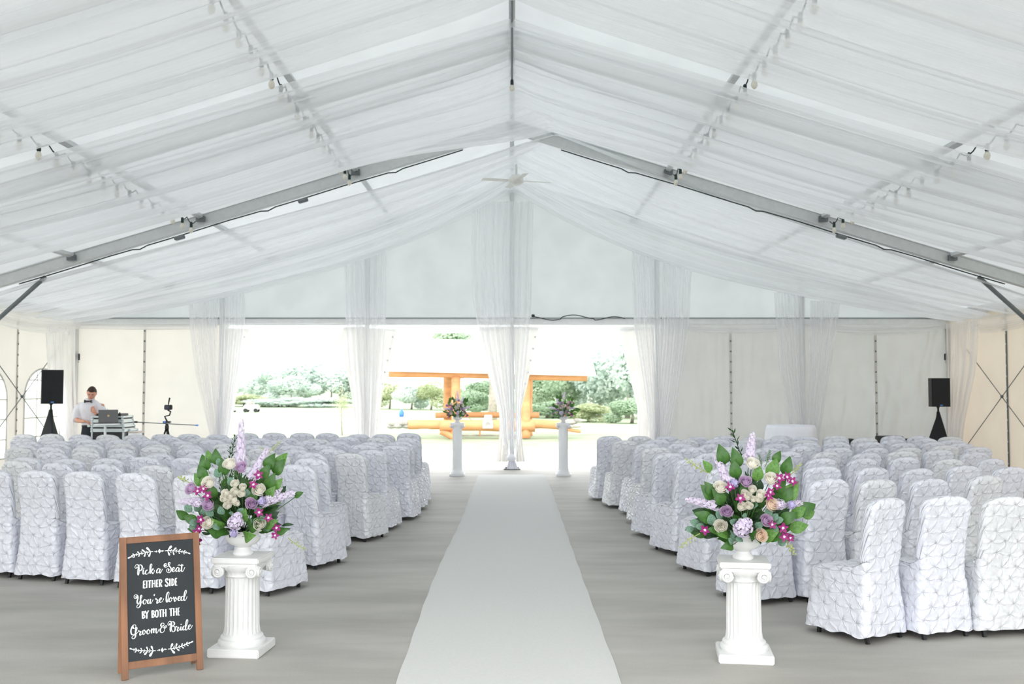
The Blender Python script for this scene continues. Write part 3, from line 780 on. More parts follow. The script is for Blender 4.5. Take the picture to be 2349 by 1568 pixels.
for i, (y, x, sl, n, an) in enumerate(right_rows):
    rr = random.Random(i * 11 + 3); sp = .455 if i < 5 else .43
    for k in range(n):
        X = x + k * sp + rr.uniform(-.02, .02); Y = y + k * sp * sl + rr.uniform(-.05, .05)
        if X / Y > .56 or X > 7.2: continue
        a = math.radians(an + rr.uniform(-5, 5) - k * .3)
        row = 'rearmost' if i == len(right_rows) - 1 else ORD[i + 1]
        lab = ('white satin covered chair %s aisle, %s row of the right block' % ('right beside the' if k == 0 else ORD[k] + ' from the', row))
        chair(X, Y, a, lab, 'satin covered chairs right of the aisle', i < 3)

# ------------------------------------------------------------------ columns
def flute(n=20, dep=.07):
    return lambda t, z: 1 - dep * abs(math.sin(n * t / 2)) ** .6
def column(x, y, rz, H, W, label, detail=True, mt=None):
    """plinth, base mouldings, fluted shaft, Ionic capital with scrolls"""
    r = empty('pedestal_column', (x, y, 0), rz); tag(r, label, 'pedestal')
    k = W / .34
    mt = mt or M['plaster']
    MB().box((0, 0, .028 * k), (W, W, .056 * k), None, .006).build('plinth', mt, r)
    b = MB().lathe([(.145*k,.052*k),(.152*k,.065*k),(.152*k,.08*k),(.143*k,.09*k),(.136*k,.095*k),(.138*k,.104*k),(.134*k,.112*k),(.122*k,.118*k),(.120*k,.13*k)], n=64, mod=lambda t, z: 1 + .012 * math.cos(28 * t) * (z < .09 * k))
    soft(b.build('base', mt, r), 50)
    s0 = .125 * k; s1 = H - .135 * k
    sh = MB().lathe([(.119*k, s0), (.114*k, s0 + .03), (.111*k, s0 + .05), (.108*k, s1 - .03), (.110*k, s1)], n=192, mod=lambda t, z: 1 if (z < s0 + .02 or z > s1 - .01) else 1 - .06 * abs(math.cos(12 * t)) ** .6)
    soft(sh.build('shaft', mt, r), 60)
    cp = empty('capital', (0, 0, 0), 0, r)
    e = MB().lathe([(.112*k, s1), (.118*k, s1 + .008), (.114*k, s1 + .016), (.124*k, s1 + .04), (.146*k, s1 + .06), (.15*k, s1 + .085)], n=64, mod=lambda t, z: 1 + .02 * math.cos(24 * t))
    soft(e.build('echinus', mt, cp), 50)
    MB().box((0, 0, H - .018 * k), (W * .93, W * .93, .036 * k), None, .006).build('abacus', mt, cp)
    MB().box((0, 0, H - .048 * k), (W * .84, W * .84, .03 * k), None, .006).build('bolster', mt, cp)
    if detail:
        for f_ in range(4):
            Rm = Matrix.Rotation(f_ * PI / 2, 3, 'Z')
            for sx in (-1, 1):
                pts = []; rad = []
                for q in range(46):
                    t = q / 45; an = -PI * .5 + t * PI * 4.2; rr = .034 * k * (1 - t * .86)
                    pts.append(Rm @ Vector((sx * (.112 * k - rr * math.sin(an + PI) * 1 - 0), -.150 * k - .008 * k * t, H - .088 * k + rr * math.cos(an + PI))))
                    rad.append(.0095 * k * (1 - .5 * t))
                vb = MB().tube(pts, rad, 7); vb.lathe([(.0135*k, -.004), (.013*k, .006*k), (.004*k, .012*k)], n=10)
                cc = Rm @ Vector((sx * .112 * k, -.154 * k, H - .088 * k))
                for w_ in range(len(vb.v) - 30, len(vb.v)):
                    p = vb.v[w_]; vb.v[w_] = Rm @ Vector((p.x, -p.z, p.y)) + cc
                d_ = MB().lathe([(.001, 0), (.038*k, 0), (.038*k, .02), (.001, .02)], n=20, cap=False)
                o_ = len(vb.v); vb.add([Rm @ Vector((p.x, -p.z, p.y)) + Rm @ Vector((sx * .112 * k, -.130 * k, H - .088 * k)) for p in d_.v], d_.f)
                soft(vb.build('scroll', mt, cp), 60)
    else:
        for sx in (-1, 1):
            vb = MB().box((sx * .135 * k, 0, H - .085 * k), (.07 * k, .30 * k, .07 * k), None, .02 * k); vb.build('scroll', mt, cp, True)
    return r
def urn(x, y, z, k, label):
    prof = [(.052, 0), (.056, .004), (.056, .012), (.050, .02), (.040, .032), (.038, .042), (.05, .052), (.075, .062), (.090, .078), (.096, .095), (.092, .108), (.084, .116), (.088, .122), (.100, .128), (.104, .134), (.100, .138), (.088, .132), (.080, .115), (.03, .07), (.001, .065)]
    o = MB().lathe([(r * k, z_ * k) for r, z_ in prof], n=48, cap=False).build('urn', M['white_gloss'], None, True, loc=(x, y, z))
    soft(o, 50); tag(o, label, 'urn'); return o
ZL = 6.50; ZRt = 6.36
pl = at(558, 1300, ZL); pr = at(1706, 1300, ZRt)
HCL = at(558, 1271, ZL).z; HCR = at(1706, 1281, ZRt).z
column(pl.x, ZL, math.radians(-5), HCL, .335, 'short white fluted column on the left of the aisle beside the chalkboard')
column(pr.x, ZRt, math.radians(-8), HCR, .335, 'short white fluted column on the right of the aisle near the front row')
urn(pl.x, ZL, HCL, 1.16, 'white footed urn on the left front column')
urn(pr.x, ZRt, HCR, 1.16, 'white footed urn on the right front column')
YF = 19.25
fl = at(1050, 1000, YF); fr = at(1293, 1000, YF); HF = at(1050, 969, YF).z
column(fl.x, YF, 0, HF, .285, 'tall white column at the far end left of the runner', False, M['white_paint'])  # far pair in a brighter white, painting light onto their shaded fronts
column(fr.x, YF, 0, HF, .285, 'tall white column at the far end right of the runner', False, M['white_paint'])
urn(fl.x, YF, HF, 1.0, 'white urn on the far left column'); urn(fr.x, YF, HF, 1.0, 'white urn on the far right column')

# ------------------------------------------------------------------ flowers
def shared(mb, name, mt, smooth=True):
    o = mb.build(name, mt, None, smooth); me = o.data; bpy.data.objects.remove(o); return me
def patch(f, nu, nv):
    v = [f(i / (nu - 1), j / (nv - 1)) for i in range(nu) for j in range(nv)]
    return v, grid_faces(nu, nv)
def rose_mesh(mt, seed, petals=30, open_=1.0):
    b = MB(); rnd = random.Random(seed)
    for k in range(petals):
        t = k / (petals - 1); a0 = k * 2.399 + rnd.uniform(-.2, .2)
        rad = .05 + .80 * t ** .9; wd = 2.5 - 1.0 * t; top = .60 - .34 * t ** 2; curl = .36 * max(0, t - .45) * open_
        ph = rnd.uniform(0, 6)
        def f(u, v_):
            a = a0 + (v_ - .5) * wd * math.sin(min(1, .35 + u) * PI / 2); e = 1 - .12 * (2 * v_ - 1) ** 2
            z = -.70 + u * (top + .70) * e
            r = rad * math.sin(min(1, .15 + u * 1.15) * PI / 2) ** .8 * (1.12 - .38 * u * (1 - .6 * t)) + .02 * math.sin(v_ * 7 + ph) * u + (v_ - .5) * .10
            r += curl * max(0, u - .6) ** 1.5 * 2.4; z -= curl * max(0, u - .75) * 1.3
            return (r * math.cos(a), r * math.sin(a), z)
        b.add(*patch(f, 7, 6))
    return shared(b, 'rose', mt)
def leaf_mesh(mt, kind, seed=0):
    b = MB(); rnd = random.Random(seed)
    def f(u, v_):
        y = u; s = (v_ - .5) * 2
        if kind == 'round': wd = .42 * math.sin(PI * min(1, u * .98 + .02)) ** .6
        elif kind == 'narrow': wd = .13 * math.sin(PI * u) ** .8
        else: wd = .33 * math.sin(PI * u ** .75) ** .9
        x = s * wd; z = .10 * abs(s) * wd * 2 + .12 * math.sin(PI * u) - .22 * u * u + .02 * math.sin(6 * u + seed) * s
        return (x, y, z)
    b.add(*patch(f, 9, 5))
    if kind != 'narrow': b.tube([(0, -.25, .02), (0, .0, .0), (0, .5, .10)], [.018, .015, .008], 4)
    return shared(b, 'leaf', mt)
def floret_cluster(mt, seed, n, shape):
    b = MB(); rnd = random.Random(seed)
    for k in range(n):
        if shape == 'spike':
            t = (k + .5) / n; a = k * 2.399; rad = 1.5 * (1 - .60 * t) + .1; c = Vector((rad * math.cos(a), rad * math.sin(a), t)); s = .95 * (1 - .45 * t)
            nn = Vector((math.cos(a), math.sin(a), .06)).normalized()
        else:
            z = 1 - 1.7 * (k + .5) / n; a = k * 2.399; q = math.sqrt(max(0, 1 - z * z)); nn = Vector((q * math.cos(a), q * math.sin(a), z)); c = nn * rnd.uniform(.32, .62); s = .25
        e1 = nn.cross(Vector((.3, .2, 1))).normalized(); e2 = nn.cross(e1)
        for m_ in range(5):
            an = m_ * 2 * PI / 5 + rnd.random(); d = e1 * math.cos(an) + e2 * math.sin(an); p = e1 * -math.sin(an) + e2 * math.cos(an)
            d.z *= .13 if shape == 'spike' else 1; p.z *= .13 if shape == 'spike' else 1; w_ = s * rnd.uniform(.42, .58); l_ = s * rnd.uniform(.85, 1.2)
            b.add([c, c + d * l_ * .55 + p * w_ + nn * s * .25, c + d * l_ + nn * s * rnd.uniform(-.1, .3), c + d * l_ * .55 - p * w_ + nn * s * .25], [(0, 1, 2, 3)])
    return shared(b, 'floret', mt, False)
def orchid_mesh(seed):
    b = MB(); rnd = random.Random(seed)
    for k in range(5):
        a = k * 2 * PI / 5 + .3; wd = .34 if k % 2 else .26
        def f(u, v_):
            s = (v_ - .5) * 2; r = u; w_ = wd * math.sin(PI * min(1, u * .92 + .06)) ** .7 * s
            return (r * math.cos(a) - w_ * math.sin(a), r * math.sin(a) + w_ * math.cos(a), .22 * u * (1 - .4 * u) + .05 * s * s)
        b.add(*patch(f, 6, 4))
    o = b.build('orchid', [M['orchid'], M['orchid_w']], None, True)
    n0 = len(b.f)
    for i, p in enumerate(o.data.polygons):
        if p.center.length < .28: p.material_index = 1
    me = o.data; bpy.data.objects.remove(o); return me
def sprig_mesh(mt, mt2, seed, n=16):
    b = MB(); rnd = random.Random(seed); pts = [(0, 0, 0), (.03, .02, .3), (.02, -.02, .6), (-.05, .02, 1.0)]
    b.tube(pts, [.018, .014, .012, .006], 5)
    for k in range(n):
        t = .25 + .75 * k / n; c = Vector((-.03 * t, .02, t)); a = k * 2.4; d = Vector((math.cos(a), math.sin(a), .6)).normalized(); p = d.cross(Vector((0, 0, 1))).normalized(); l_ = .09 * (1.2 - .6 * t)
        b.tube([c, c + d * l_ * .7], .006, 4)
        q = c + d * l_ * .6
        b.add([q, q + d * l_ * .5 + p * .035, q + d * l_, q + d * l_ * .5 - p * .035], [(0, 1, 2, 3)])
        b.add([q, q + d * l_ * .5 + Vector((0, 0, .03)), q + d * l_, q + d * l_ * .5 - Vector((0, 0, .03))], [(0, 1, 2, 3)])
    return shared(b, 'sprig', mt, False)
FL = {
 'cream': [rose_mesh(M['cream'], s) for s in (1, 2)], 'peach': [rose_mesh(M['peach'], 3)], 'lav': [rose_mesh(M['lav'], s, 24, 1.2) for s in (4, 5)],
 'bigleaf': [leaf_mesh(M['leaf'], 'big', 1), leaf_mesh(M['leaf'], 'big', 2), leaf_mesh(M['leaf_l'], 'big', 3)],
 'euca': [leaf_mesh(M['euca'], 'round', 1)], 'darkleaf': [leaf_mesh(M['dark'], 'big', 4), leaf_mesh(M['leaf'], 'big', 5)], 'narrow': [leaf_mesh(M['dark'], 'narrow', 1)],
 'spike': [floret_cluster(M['stock'], 1, 46, 'spike'), floret_cluster(M['stock_b'], 2, 46, 'spike')],
 'head': [floret_cluster(M['stock_b'], 3, 30, 'ball'), floret_cluster(M['stock'], 4, 30, 'ball')],
 'orchid': [orchid_mesh(1)], 'sprig': [sprig_mesh(M['sprig'], M['sprig'], 1)], 'airy': [sprig_mesh(M['leaf_l'], M['leaf_l'], 2, 34)],
}
stem_mb = MB().tube([(0, 0, 0), (0, 0, 1)], .0025, 5); STEM = shared(stem_mb, 'stem', M['leaf'])
def place(root, name, me, p, direction, size, roll=0, up='Z', sc=None):
    o = bpy.data.objects.new(name, me); C.objects.link(o); o.parent = root
    d = Vector(direction).normalized()
    q = d.to_track_quat(up, 'Y' if up == 'Z' else 'Z'); Mx = q.to_matrix().to_4x4() @ Matrix.Rotation(roll, 4, up)
    o.matrix_local = Matrix.Translation(p) @ Mx @ Matrix.Diagonal((size * (sc[0] if sc else 1), size * (sc[1] if sc else 1), size * (sc[2] if sc else 1), 1))
    return o
def arrangement(cx, cyy, z0, spx, px0, py0, data, label, k=1.0, seed=0, nfill=150):
    """data in pixels about (px0, py0) at spx pixels per metre"""
    r = empty('flower_arrangement', (cx, cyy, z0)); tag(r, label, 'flowers', 'flower arrangements')
    r.scale = (k, k, k); rnd = random.Random(seed)
    O = Vector((0, 0, -.01))
    def pos(x, y, dep=1.0):
        X = (x - px0) / spx; Z = (py0 - y) / spx
        q = 1 - (X / .42) ** 2 - ((Z - .22) / .50) ** 2
        return Vector((X, -.30 * math.sqrt(max(.0, q)) * dep, Z))
    def outd(p, f_=.75):
        d = p - Vector((0, .10, .12)); d.y = min(d.y, -.06) - .10 * f_; return d.normalized()
    def stem(p):
        d = p - O; place(r, 'stem', STEM, O, d, 1, sc=(1, 1, d.length))
    for kind, pts in data.items():
        for i, q in enumerate(pts):
            if kind in ('cream', 'peach', 'lav', 'spray'):
                p = pos(q[0], q[1]); s = {'cream': .048, 'peach': .048, 'lav': .045, 'spray': .031}[kind] * (q[2] if len(q) > 2 else 1)
                me = FL['cream' if kind == 'spray' else kind]; me = me[i % len(me)]
                d = outd(p); d = (d + Vector((rnd.uniform(-.2, .2), -.55 if kind != 'cream' or i % 2 else -.3, .45))).normalized()
                stem(p - d * s * .4); place(r, {'cream': 'white_rose', 'peach': 'peach_rose', 'lav': 'lavender_rose', 'spray': 'spray_rose'}[kind], me, p, d, s, rnd.uniform(0, 6))
            elif kind == 'spike':
                p0 = pos(q[0], q[1], .8); p1 = pos(q[2], q[3], .8); d = p1 - p0; stem(p0)
                place(r, 'stock_spike', FL['spike'][i % 2 if rnd.random() < .5 else 0], p0, d, d.length * 1.05, rnd.uniform(0, 6), sc=(.0175 / d.length, .0175 / d.length, 1))
            elif kind == 'head':
                p = pos(q[0], q[1]); stem(p); place(r, 'stock_head', FL['head'][(i + 1) % 2], p, outd(p), .075 * (q[2] if len(q) > 2 else 1), rnd.uniform(0, 6))
            elif kind == 'orchid':
                p = pos(q[0], q[1]) + Vector((0, -.015, 0)); place(r, 'orchid_bloom', FL['orchid'][0], p, outd(p) + Vector((rnd.uniform(-.4, .4), -.5, rnd.uniform(-.3, .3))), .032 * rnd.uniform(.85, 1.1), rnd.uniform(0, 6))
            elif kind in ('bigleaf', 'euca'):
                p = pos(q[0], q[1], .9); d = (p - O); d.y *= .5; L = (.108 if kind == 'bigleaf' else .058) * (q[2] if len(q) > 2 else 1)
                dn = d.normalized(); base = p - dn * L * .5
                if kind == 'euca': dn = (dn + Vector((rnd.uniform(-.7, .7), rnd.uniform(-.5, .1), rnd.uniform(-.7, .7)))).normalized()
                nrm = Vector((rnd.uniform(-.35, .35), -1, rnd.uniform(-.1, .6))); nrm = (nrm - dn * nrm.dot(dn)).normalized()
                xx = dn.cross(nrm).normalized(); Mx = Matrix((xx, dn, nrm)).transposed().to_4x4()
                me = FL[kind]; o = bpy.data.objects.new('broad_leaf' if kind == 'bigleaf' else 'eucalyptus_leaf', me[i % len(me)]); C.objects.link(o); o.parent = r
                o.matrix_local = Matrix.Translation(base) @ Mx @ Matrix.Scale(L, 4); 
                if i % 3 == 0: stem(base)
            elif kind in ('sprig', 'airy', 'dark'):
                p0 = pos(q[0], q[1], .7); p1 = pos(q[2], q[3], .7); d = p1 - p0
                if kind == 'dark':
                    st_ = MB().tube([(0, 0, 0), (0, 0, 1)], .012, 5)
                    for m_ in range(22):
                        t = m_ / 22; a = m_ * 2.4; dd = Vector((math.cos(a), math.sin(a), .8)).normalized(); pp = dd.cross(Vector((0, 0, 1))).normalized(); c_ = Vector((0, 0, t))
                        st_.add([c_, c_ + dd * .10 + pp * .032, c_ + dd * .2, c_ + dd * .10 - pp * .032], [(0, 1, 2, 3)])
                    o = st_.build('leafy_sprig', M['dark'], r)
                    o.matrix_local = Matrix.Translation(p0) @ d.normalized().to_track_quat('Z', 'Y').to_matrix().to_4x4() @ Matrix.Scale(d.length, 4)
                else:
                    place(r, 'orchid_bud_sprig' if kind == 'sprig' else 'airy_sprig', FL[kind][0], p0, d, d.length, rnd.uniform(0, 6))
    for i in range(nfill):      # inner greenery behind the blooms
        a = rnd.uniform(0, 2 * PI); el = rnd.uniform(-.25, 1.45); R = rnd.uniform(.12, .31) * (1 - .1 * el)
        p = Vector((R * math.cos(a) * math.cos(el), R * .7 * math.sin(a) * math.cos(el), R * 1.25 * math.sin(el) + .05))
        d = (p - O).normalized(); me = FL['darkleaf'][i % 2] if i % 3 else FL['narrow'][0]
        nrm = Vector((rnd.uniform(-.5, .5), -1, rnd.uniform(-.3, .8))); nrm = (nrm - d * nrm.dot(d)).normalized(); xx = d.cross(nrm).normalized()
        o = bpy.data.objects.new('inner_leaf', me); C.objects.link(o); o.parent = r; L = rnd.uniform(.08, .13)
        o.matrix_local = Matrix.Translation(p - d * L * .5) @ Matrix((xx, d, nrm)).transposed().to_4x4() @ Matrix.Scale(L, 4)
    return r
s_ = 2.703
def cv(lst, ox, oy):
    out = []
    for q in lst:
        if len(q) == 4: out.append((ox + q[0] / s_, oy + q[1] / s_, ox + q[2] / s_, oy + q[3] / s_))
        else: out.append((ox + q[0] / s_, oy + q[1] / s_) + tuple(q[2:]))
    return out
LD = {k: cv(v, 400, 960) for k, v in {
 'cream': [(413,278),(287,392),(593,433),(287,628),(597,637)],
 'spray': [(455,393),(500,415,.9),(455,440),(495,452),(392,480),(445,490,1.2),(415,522),(398,448,.9),(470,510,.8),(425,465)],
 'lav': [(170,430),(483,300),(293,522),(552,515)],
 'spike': [(465,275,428,45),(530,375,610,205),(240,512,80,520),(600,515,765,468),(640,500,700,430)],
 'head': [(460,625),(447,690,.6),(222,515,.6),(610,500,.6),(470,590,.7)],
 'orchid': [(590,345),(565,400),(265,425),(295,465),(235,665),(215,690),(250,610),(650,600),(690,665),(680,712),(218,740),(600,565),(225,440)],
 'bigleaf': [(235,335),(245,275),(215,378,.9),(320,242),(640,272,1.1),(700,268,1.1),(690,305,1.1),(650,385),(690,405,.8),(95,595,.9),(383,700,1.3),(525,715,1.1),(560,640,1.3),(330,690),(655,450,.8),(800,478,.6),(160,615,.9),(345,640),(620,330),(560,470),(500,590),(180,680,.7),(710,690,.8),(650,640),(370,300),(300,440),(270,240,.8)],
 'euca': [(240,575),(185,655),(140,560),(295,575),(635,580),(660,640),(435,575),(340,637),(520,455),(340,335),(430,385),(200,550),(180,620),(640,670),(300,540),(560,600),(580,560),(480,560),(350,270),(370,560)],
 'sprig': [(130,402,20,378),(610,235,672,150),(735,745,822,835),(210,735,155,835),(640,240,560,180)],
 'airy': [(350,450,390,330),(460,400,380,250),(560,480,600,400),(380,600,340,560),(600,540,700,520)],
 'dark': [(400,250,405,110),(395,330,385,180),(350,480,330,360)],
}.items()}
RD = {k: cv(v, 1560, 960) for k, v in {
 'cream': [(407,262),(512,353),(212,403),(212,637)],
 'peach': [(513,503),(447,690)],
 'spray': [(365,455,1.1),(445,445,1.2),(330,515,1.1),(372,512),(395,415),(400,472,.8),(430,470),(350,440)],
 'lav': [(358,367),(242,547),(478,597)],
 'spike': [(400,235,440,100),(265,372,205,225),(205,522,45,495),(560,510,750,515),(300,400,260,330)],
 'head': [(335,640,1.25),(290,380,.6),(560,510,.6),(640,510,.6),(360,620,.8)],
 'orchid': [(562,350),(615,345),(650,372),(500,430),(545,395),(265,400),(320,465),(580,645),(592,700),(635,710),(125,665),(510,622),(490,450)],
 'bigleaf': [(240,215,1.2),(315,235,1.2),(150,287,.8),(145,440,1.1),(205,465,1.1),(540,295,1.2),(632,280,1.1),(575,230,.8),(645,435,1.4),(745,545,1.3),(815,560),(795,590,.8),(120,590,1.1),(190,670),(230,690,.9),(262,762,.9),(400,690),(505,690,1.2),(550,700,1.2),(630,590,1.1),(705,655,1.1),(580,400),(305,300,1.1),(440,320),(160,420),(620,450,1.1),(700,560),(350,420)],
 'euca': [(145,627,1.2),(105,655),(50,672,.9),(280,730,1.1),(330,700,1.1),(365,570),(530,578),(535,640),(600,755),(265,660),(75,635),(290,600),(205,578),(300,690),(420,500),(500,560),(430,630),(560,600)],
 'sprig': [(170,330,45,262),(655,355,760,285),(635,735,722,850),(110,700,5,798)],
 'airy': [(480,300,470,215),(500,290,545,190),(540,430,600,380),(450,400,430,330),(420,560,480,540)],
 'dark': [(370,260,325,70),(300,330,290,230),(420,380,455,280)],
}.items()}
uz = .135 * 1.12
arrangement(pl.x, ZL, HCL + uz - .01, F / (ZL - .1), 560, 1228, LD, 'large arrangement of white and lavender roses on the left front column', 1, 1)
arrangement(pr.x, ZRt, HCR + uz - .01, F / (ZRt - .1), 1709, 1232, RD, 'large arrangement of roses with magenta orchids on the right front column', 1, 2)
arrangement(fl.x, YF, HF + .12, F / (ZL - .1), 560, 1228, LD, 'small rose arrangement on the far left column', .70, 3, 40)
arrangement(fr.x, YF, HF + .12, F / (ZRt - .1), 1709, 1232, RD, 'small rose arrangement on the far right column', .72, 4, 40)

# ------------------------------------------------------------------ chalkboard sign
b0 = onfloor(289, 1559); b1 = onfloor(460, 1535)
uu = (b1 - b0).normalized(); nb_ = Vector((-uu.y, uu.x, 0)); lean = .165; HB = .80
vv_ = (nb_ * lean + Vector((0, 0, HB))).normalized(); LB = math.hypot(lean, HB)
WB = (b1 - b0).length + .040; ORG = b0 - uu * .022; nn = uu.cross(vv_)     # nn points towards the viewer
if nn.y > 0: nn = -nn
sign = empty('chalkboard_sign', tuple((b0 + b1) / 2)); tag(sign, 'wood framed chalkboard sandwich sign with white lettering beside the left column', 'sign')
inv = -((b0 + b1) / 2)
Ms = Matrix((uu, -nn, vv_)).transposed()
def bp_(u, v, n=0): return ORG + uu * u + vv_ * v + nn * n + inv
tw = .038
def bar(u0, u1, v0, v1, name):
    m = MB().box((0, 0, 0), (u1 - u0, .022, v1 - v0), Ms, .002); c = bp_((u0 + u1) / 2, (v0 + v1) / 2)
    return m.build(name, M['wood'], sign, loc=c)
bar(0, tw, 0, LB, 'stile'); bar(WB - tw, WB, 0, LB, 'stile')
bar(tw, WB - tw, LB - tw, LB, 'top_rail'); bar(tw, WB - tw, .056, .098, 'bottom_rail')
MB().box((0, 0, 0), (WB - 2 * tw, .008, LB - tw - .096), Ms).build('chalk_panel', M['slate'], sign, loc=bp_(WB / 2, (LB - tw + .096) / 2, 0))
for uo in (.019, WB - .019):
    top_ = bp_(uo, LB - .02, -.02); ft = bp_(uo, 0, 0) + nb_ * .17; ft.z = 0.0
    MB().tube([top_, ft], .015, 4).build('rear_leg', M['wood'], sign)
def onboard(px, py):
    d = ray(px, py); o_ = Vector((0, 0, CAMZ)); P0 = ORG + nn * .0052
    t = (P0 - o_).dot(nn) / d.dot(nn); p = o_ + d * t - ORG
    return p.dot(uu), p.dot(vv_)
def catmull(p, k=8):
    if len(p) < 3: return p
    q = [p[0]] + list(p) + [p[-1]]; out = []
    for i in range(1, len(q) - 2):
        for s in range(k):
            t = s / k; a, b, c, d = (np.array(q[i + j - 1], float) for j in range(4))
            out.append(tuple(.5 * (2 * b + (c - a) * t + (2 * a - 5 * b + 4 * c - d) * t * t + (3 * b - a - 3 * c + d) * t ** 3)))
    return out + [tuple(p[-1])]
K = 14.236
def ribbon(mb, pts, wf, closed=False):
    """flat painted stroke on the board; pts in board metres"""
    n = len(pts); v = []
    for i, p in enumerate(pts):
        a = np.array(pts[max(0, i - 1)]); b = np.array(pts[min(n - 1, i + 1)]); d = b - a; L = np.hypot(*d) + 1e-9; d = d / L
        w_ = wf(i / (n - 1), d) / 2; nx_, ny_ = -d[1] * w_, d[0] * w_
        v.append(bp_(p[0] + nx_, p[1] + ny_, .0055)); v.append(bp_(p[0] - nx_, p[1] - ny_, .0055))
    f_ = [(2 * i, 2 * i + 1, 2 * i + 3, 2 * i + 2) for i in range(n - 1)]
    mb.add(v, f_)
px2m = .0026 / K   # one zoomed pixel on the board, roughly
def script(word, origin, strokes):
    mb = MB()
    for st in strokes:
        pts = catmull(st, 6); pts = [onboard(origin[0] + x / K, origin[1] + y / K) for x, y in pts]
        ribbon(mb, pts, lambda t, d: px2m * (17 + 25 * max(0, -d[1]) ** 1.5))
    mb.build(word, M['chalk'], sign)
def blob(mb, origin, c, rx, ry, n=14):
    pts = [onboard(origin[0] + (c[0] + rx * math.cos(2 * PI * k / n)) / K, origin[1] + (c[1] + ry * math.sin(2 * PI * k / n)) / K) for k in range(n)]
    mb.add([bp_(p[0], p[1], .0056) for p in pts], [tuple(range(n))])
def caps(word, origin, strokes):
    mb = MB()
    for w_, st in strokes:
        pts = catmull(st, 6) if len(st) > 3 else st; pts = [onboard(origin[0] + x / K, origin[1] + y / K) for x, y in pts]
        ribbon(mb, pts, lambda t, d: px2m * w_)
    mb.build(word, M['chalk'], sign)
R1 = (285, 1240); R2 = (290, 1345); R3 = (290, 1420)
script('lettering', R1, [[(440,845),(415,885),(380,893),(362,850),(400,785),(450,775),(485,820),(495,900),(495,990),(480,1080),(462,1115),(445,1060),(452,960),(470,870),(495,800),(545,780),(595,825),(595,900),(560,965),(512,978)],
 [(645,930),(630,1000),(632,1070),(665,1085),(705,1020)], [(785,965),(758,945),(715,990),(705,1055),(740,1090),(795,1060),(835,1000),(890,900),(922,800),(905,750),(872,790),(858,900),(860,1065)],
 [(868,1000),(915,930),(955,908),(935,955),(895,972),(925,1040),(952,1072),(985,1020),(1008,945)],
 [(1175,930),(1140,898),(1085,950),(1073,1025),(1108,1045),(1158,990),(1188,912),(1170,985),(1178,1045),(1212,1030),(1262,915)],
 [(1350,785),(1365,815),(1400,790),(1395,750),(1350,742),(1318,790),(1335,845),(1385,855),(1455,820),(1505,755),(1515,712),(1485,698),(1458,745),(1480,810),(1530,875),(1548,950),(1505,1022),(1440,1030),(1393,985),(1405,925),(1450,912),(1472,950),(1445,990)],
 [(1590,962),(1640,930),(1655,882),(1625,862),(1592,915),(1590,980),(1622,1005),(1675,965),(1705,915)],
 [(1800,880),(1760,862),(1715,910),(1700,975),(1730,1000),(1780,950),(1808,880),(1795,950),(1805,1002),(1842,980),(1880,920)],
 [(1897,755),(1890,850),(1885,950),(1902,1002),(1938,980),(1968,920),(1992,860)], [(1765,812),(1800,782),(1850,800),(1902,812),(1948,782)]])
mb = MB(); blob(mb, R1, (655, 895), 22, 18); blob(mb, R3, (1800, 160), 20, 18); mb.build('lettering', M['chalk'], sign)
caps('lettering', R1, [(46,[(650,1300),(645,1545)]),(26,[(650,1308),(708,1300)]),(26,[(650,1420),(695,1415)]),(26,[(645,1540),(708,1532)]),
 (46,[(748,1293),(745,1535)]),(46,[(845,1295),(840,1528)]),(26,[(785,1308),(898,1292)]),(46,[(935,1280),(930,1522)]),(34,[(1015,1275),(1020,1510)]),(26,[(935,1400),(1015,1390)]),
 (46,[(1078,1270),(1075,1510)]),(26,[(1078,1275),(1125,1268)]),(26,[(1075,1390),(1112,1383)]),(26,[(1075,1502),(1125,1494)]),
 (46,[(1165,1255),(1165,1500)]),(34,[(1165,1268),(1222,1275),(1240,1322),(1215,1370),(1170,1388)]),(40,[(1192,1385),(1240,1495)]),
 (44,[(1448,1290),(1430,1242),(1385,1245),(1368,1292),(1400,1350),(1445,1400),(1440,1452),(1395,1478),(1362,1455),(1358,1420)]),
 (46,[(1505,1230),(1505,1472)]),(46,[(1575,1225),(1575,1468)]),(34,[(1580,1240),(1625,1265),(1640,1340),(1625,1425),(1580,1458)]),
 (46,[(1690,1215),(1690,1458)]),(26,[(1690,1225),(1742,1216)]),(26,[(1690,1338),(1732,1330)]),(26,[(1690,1452),(1745,1443)])])
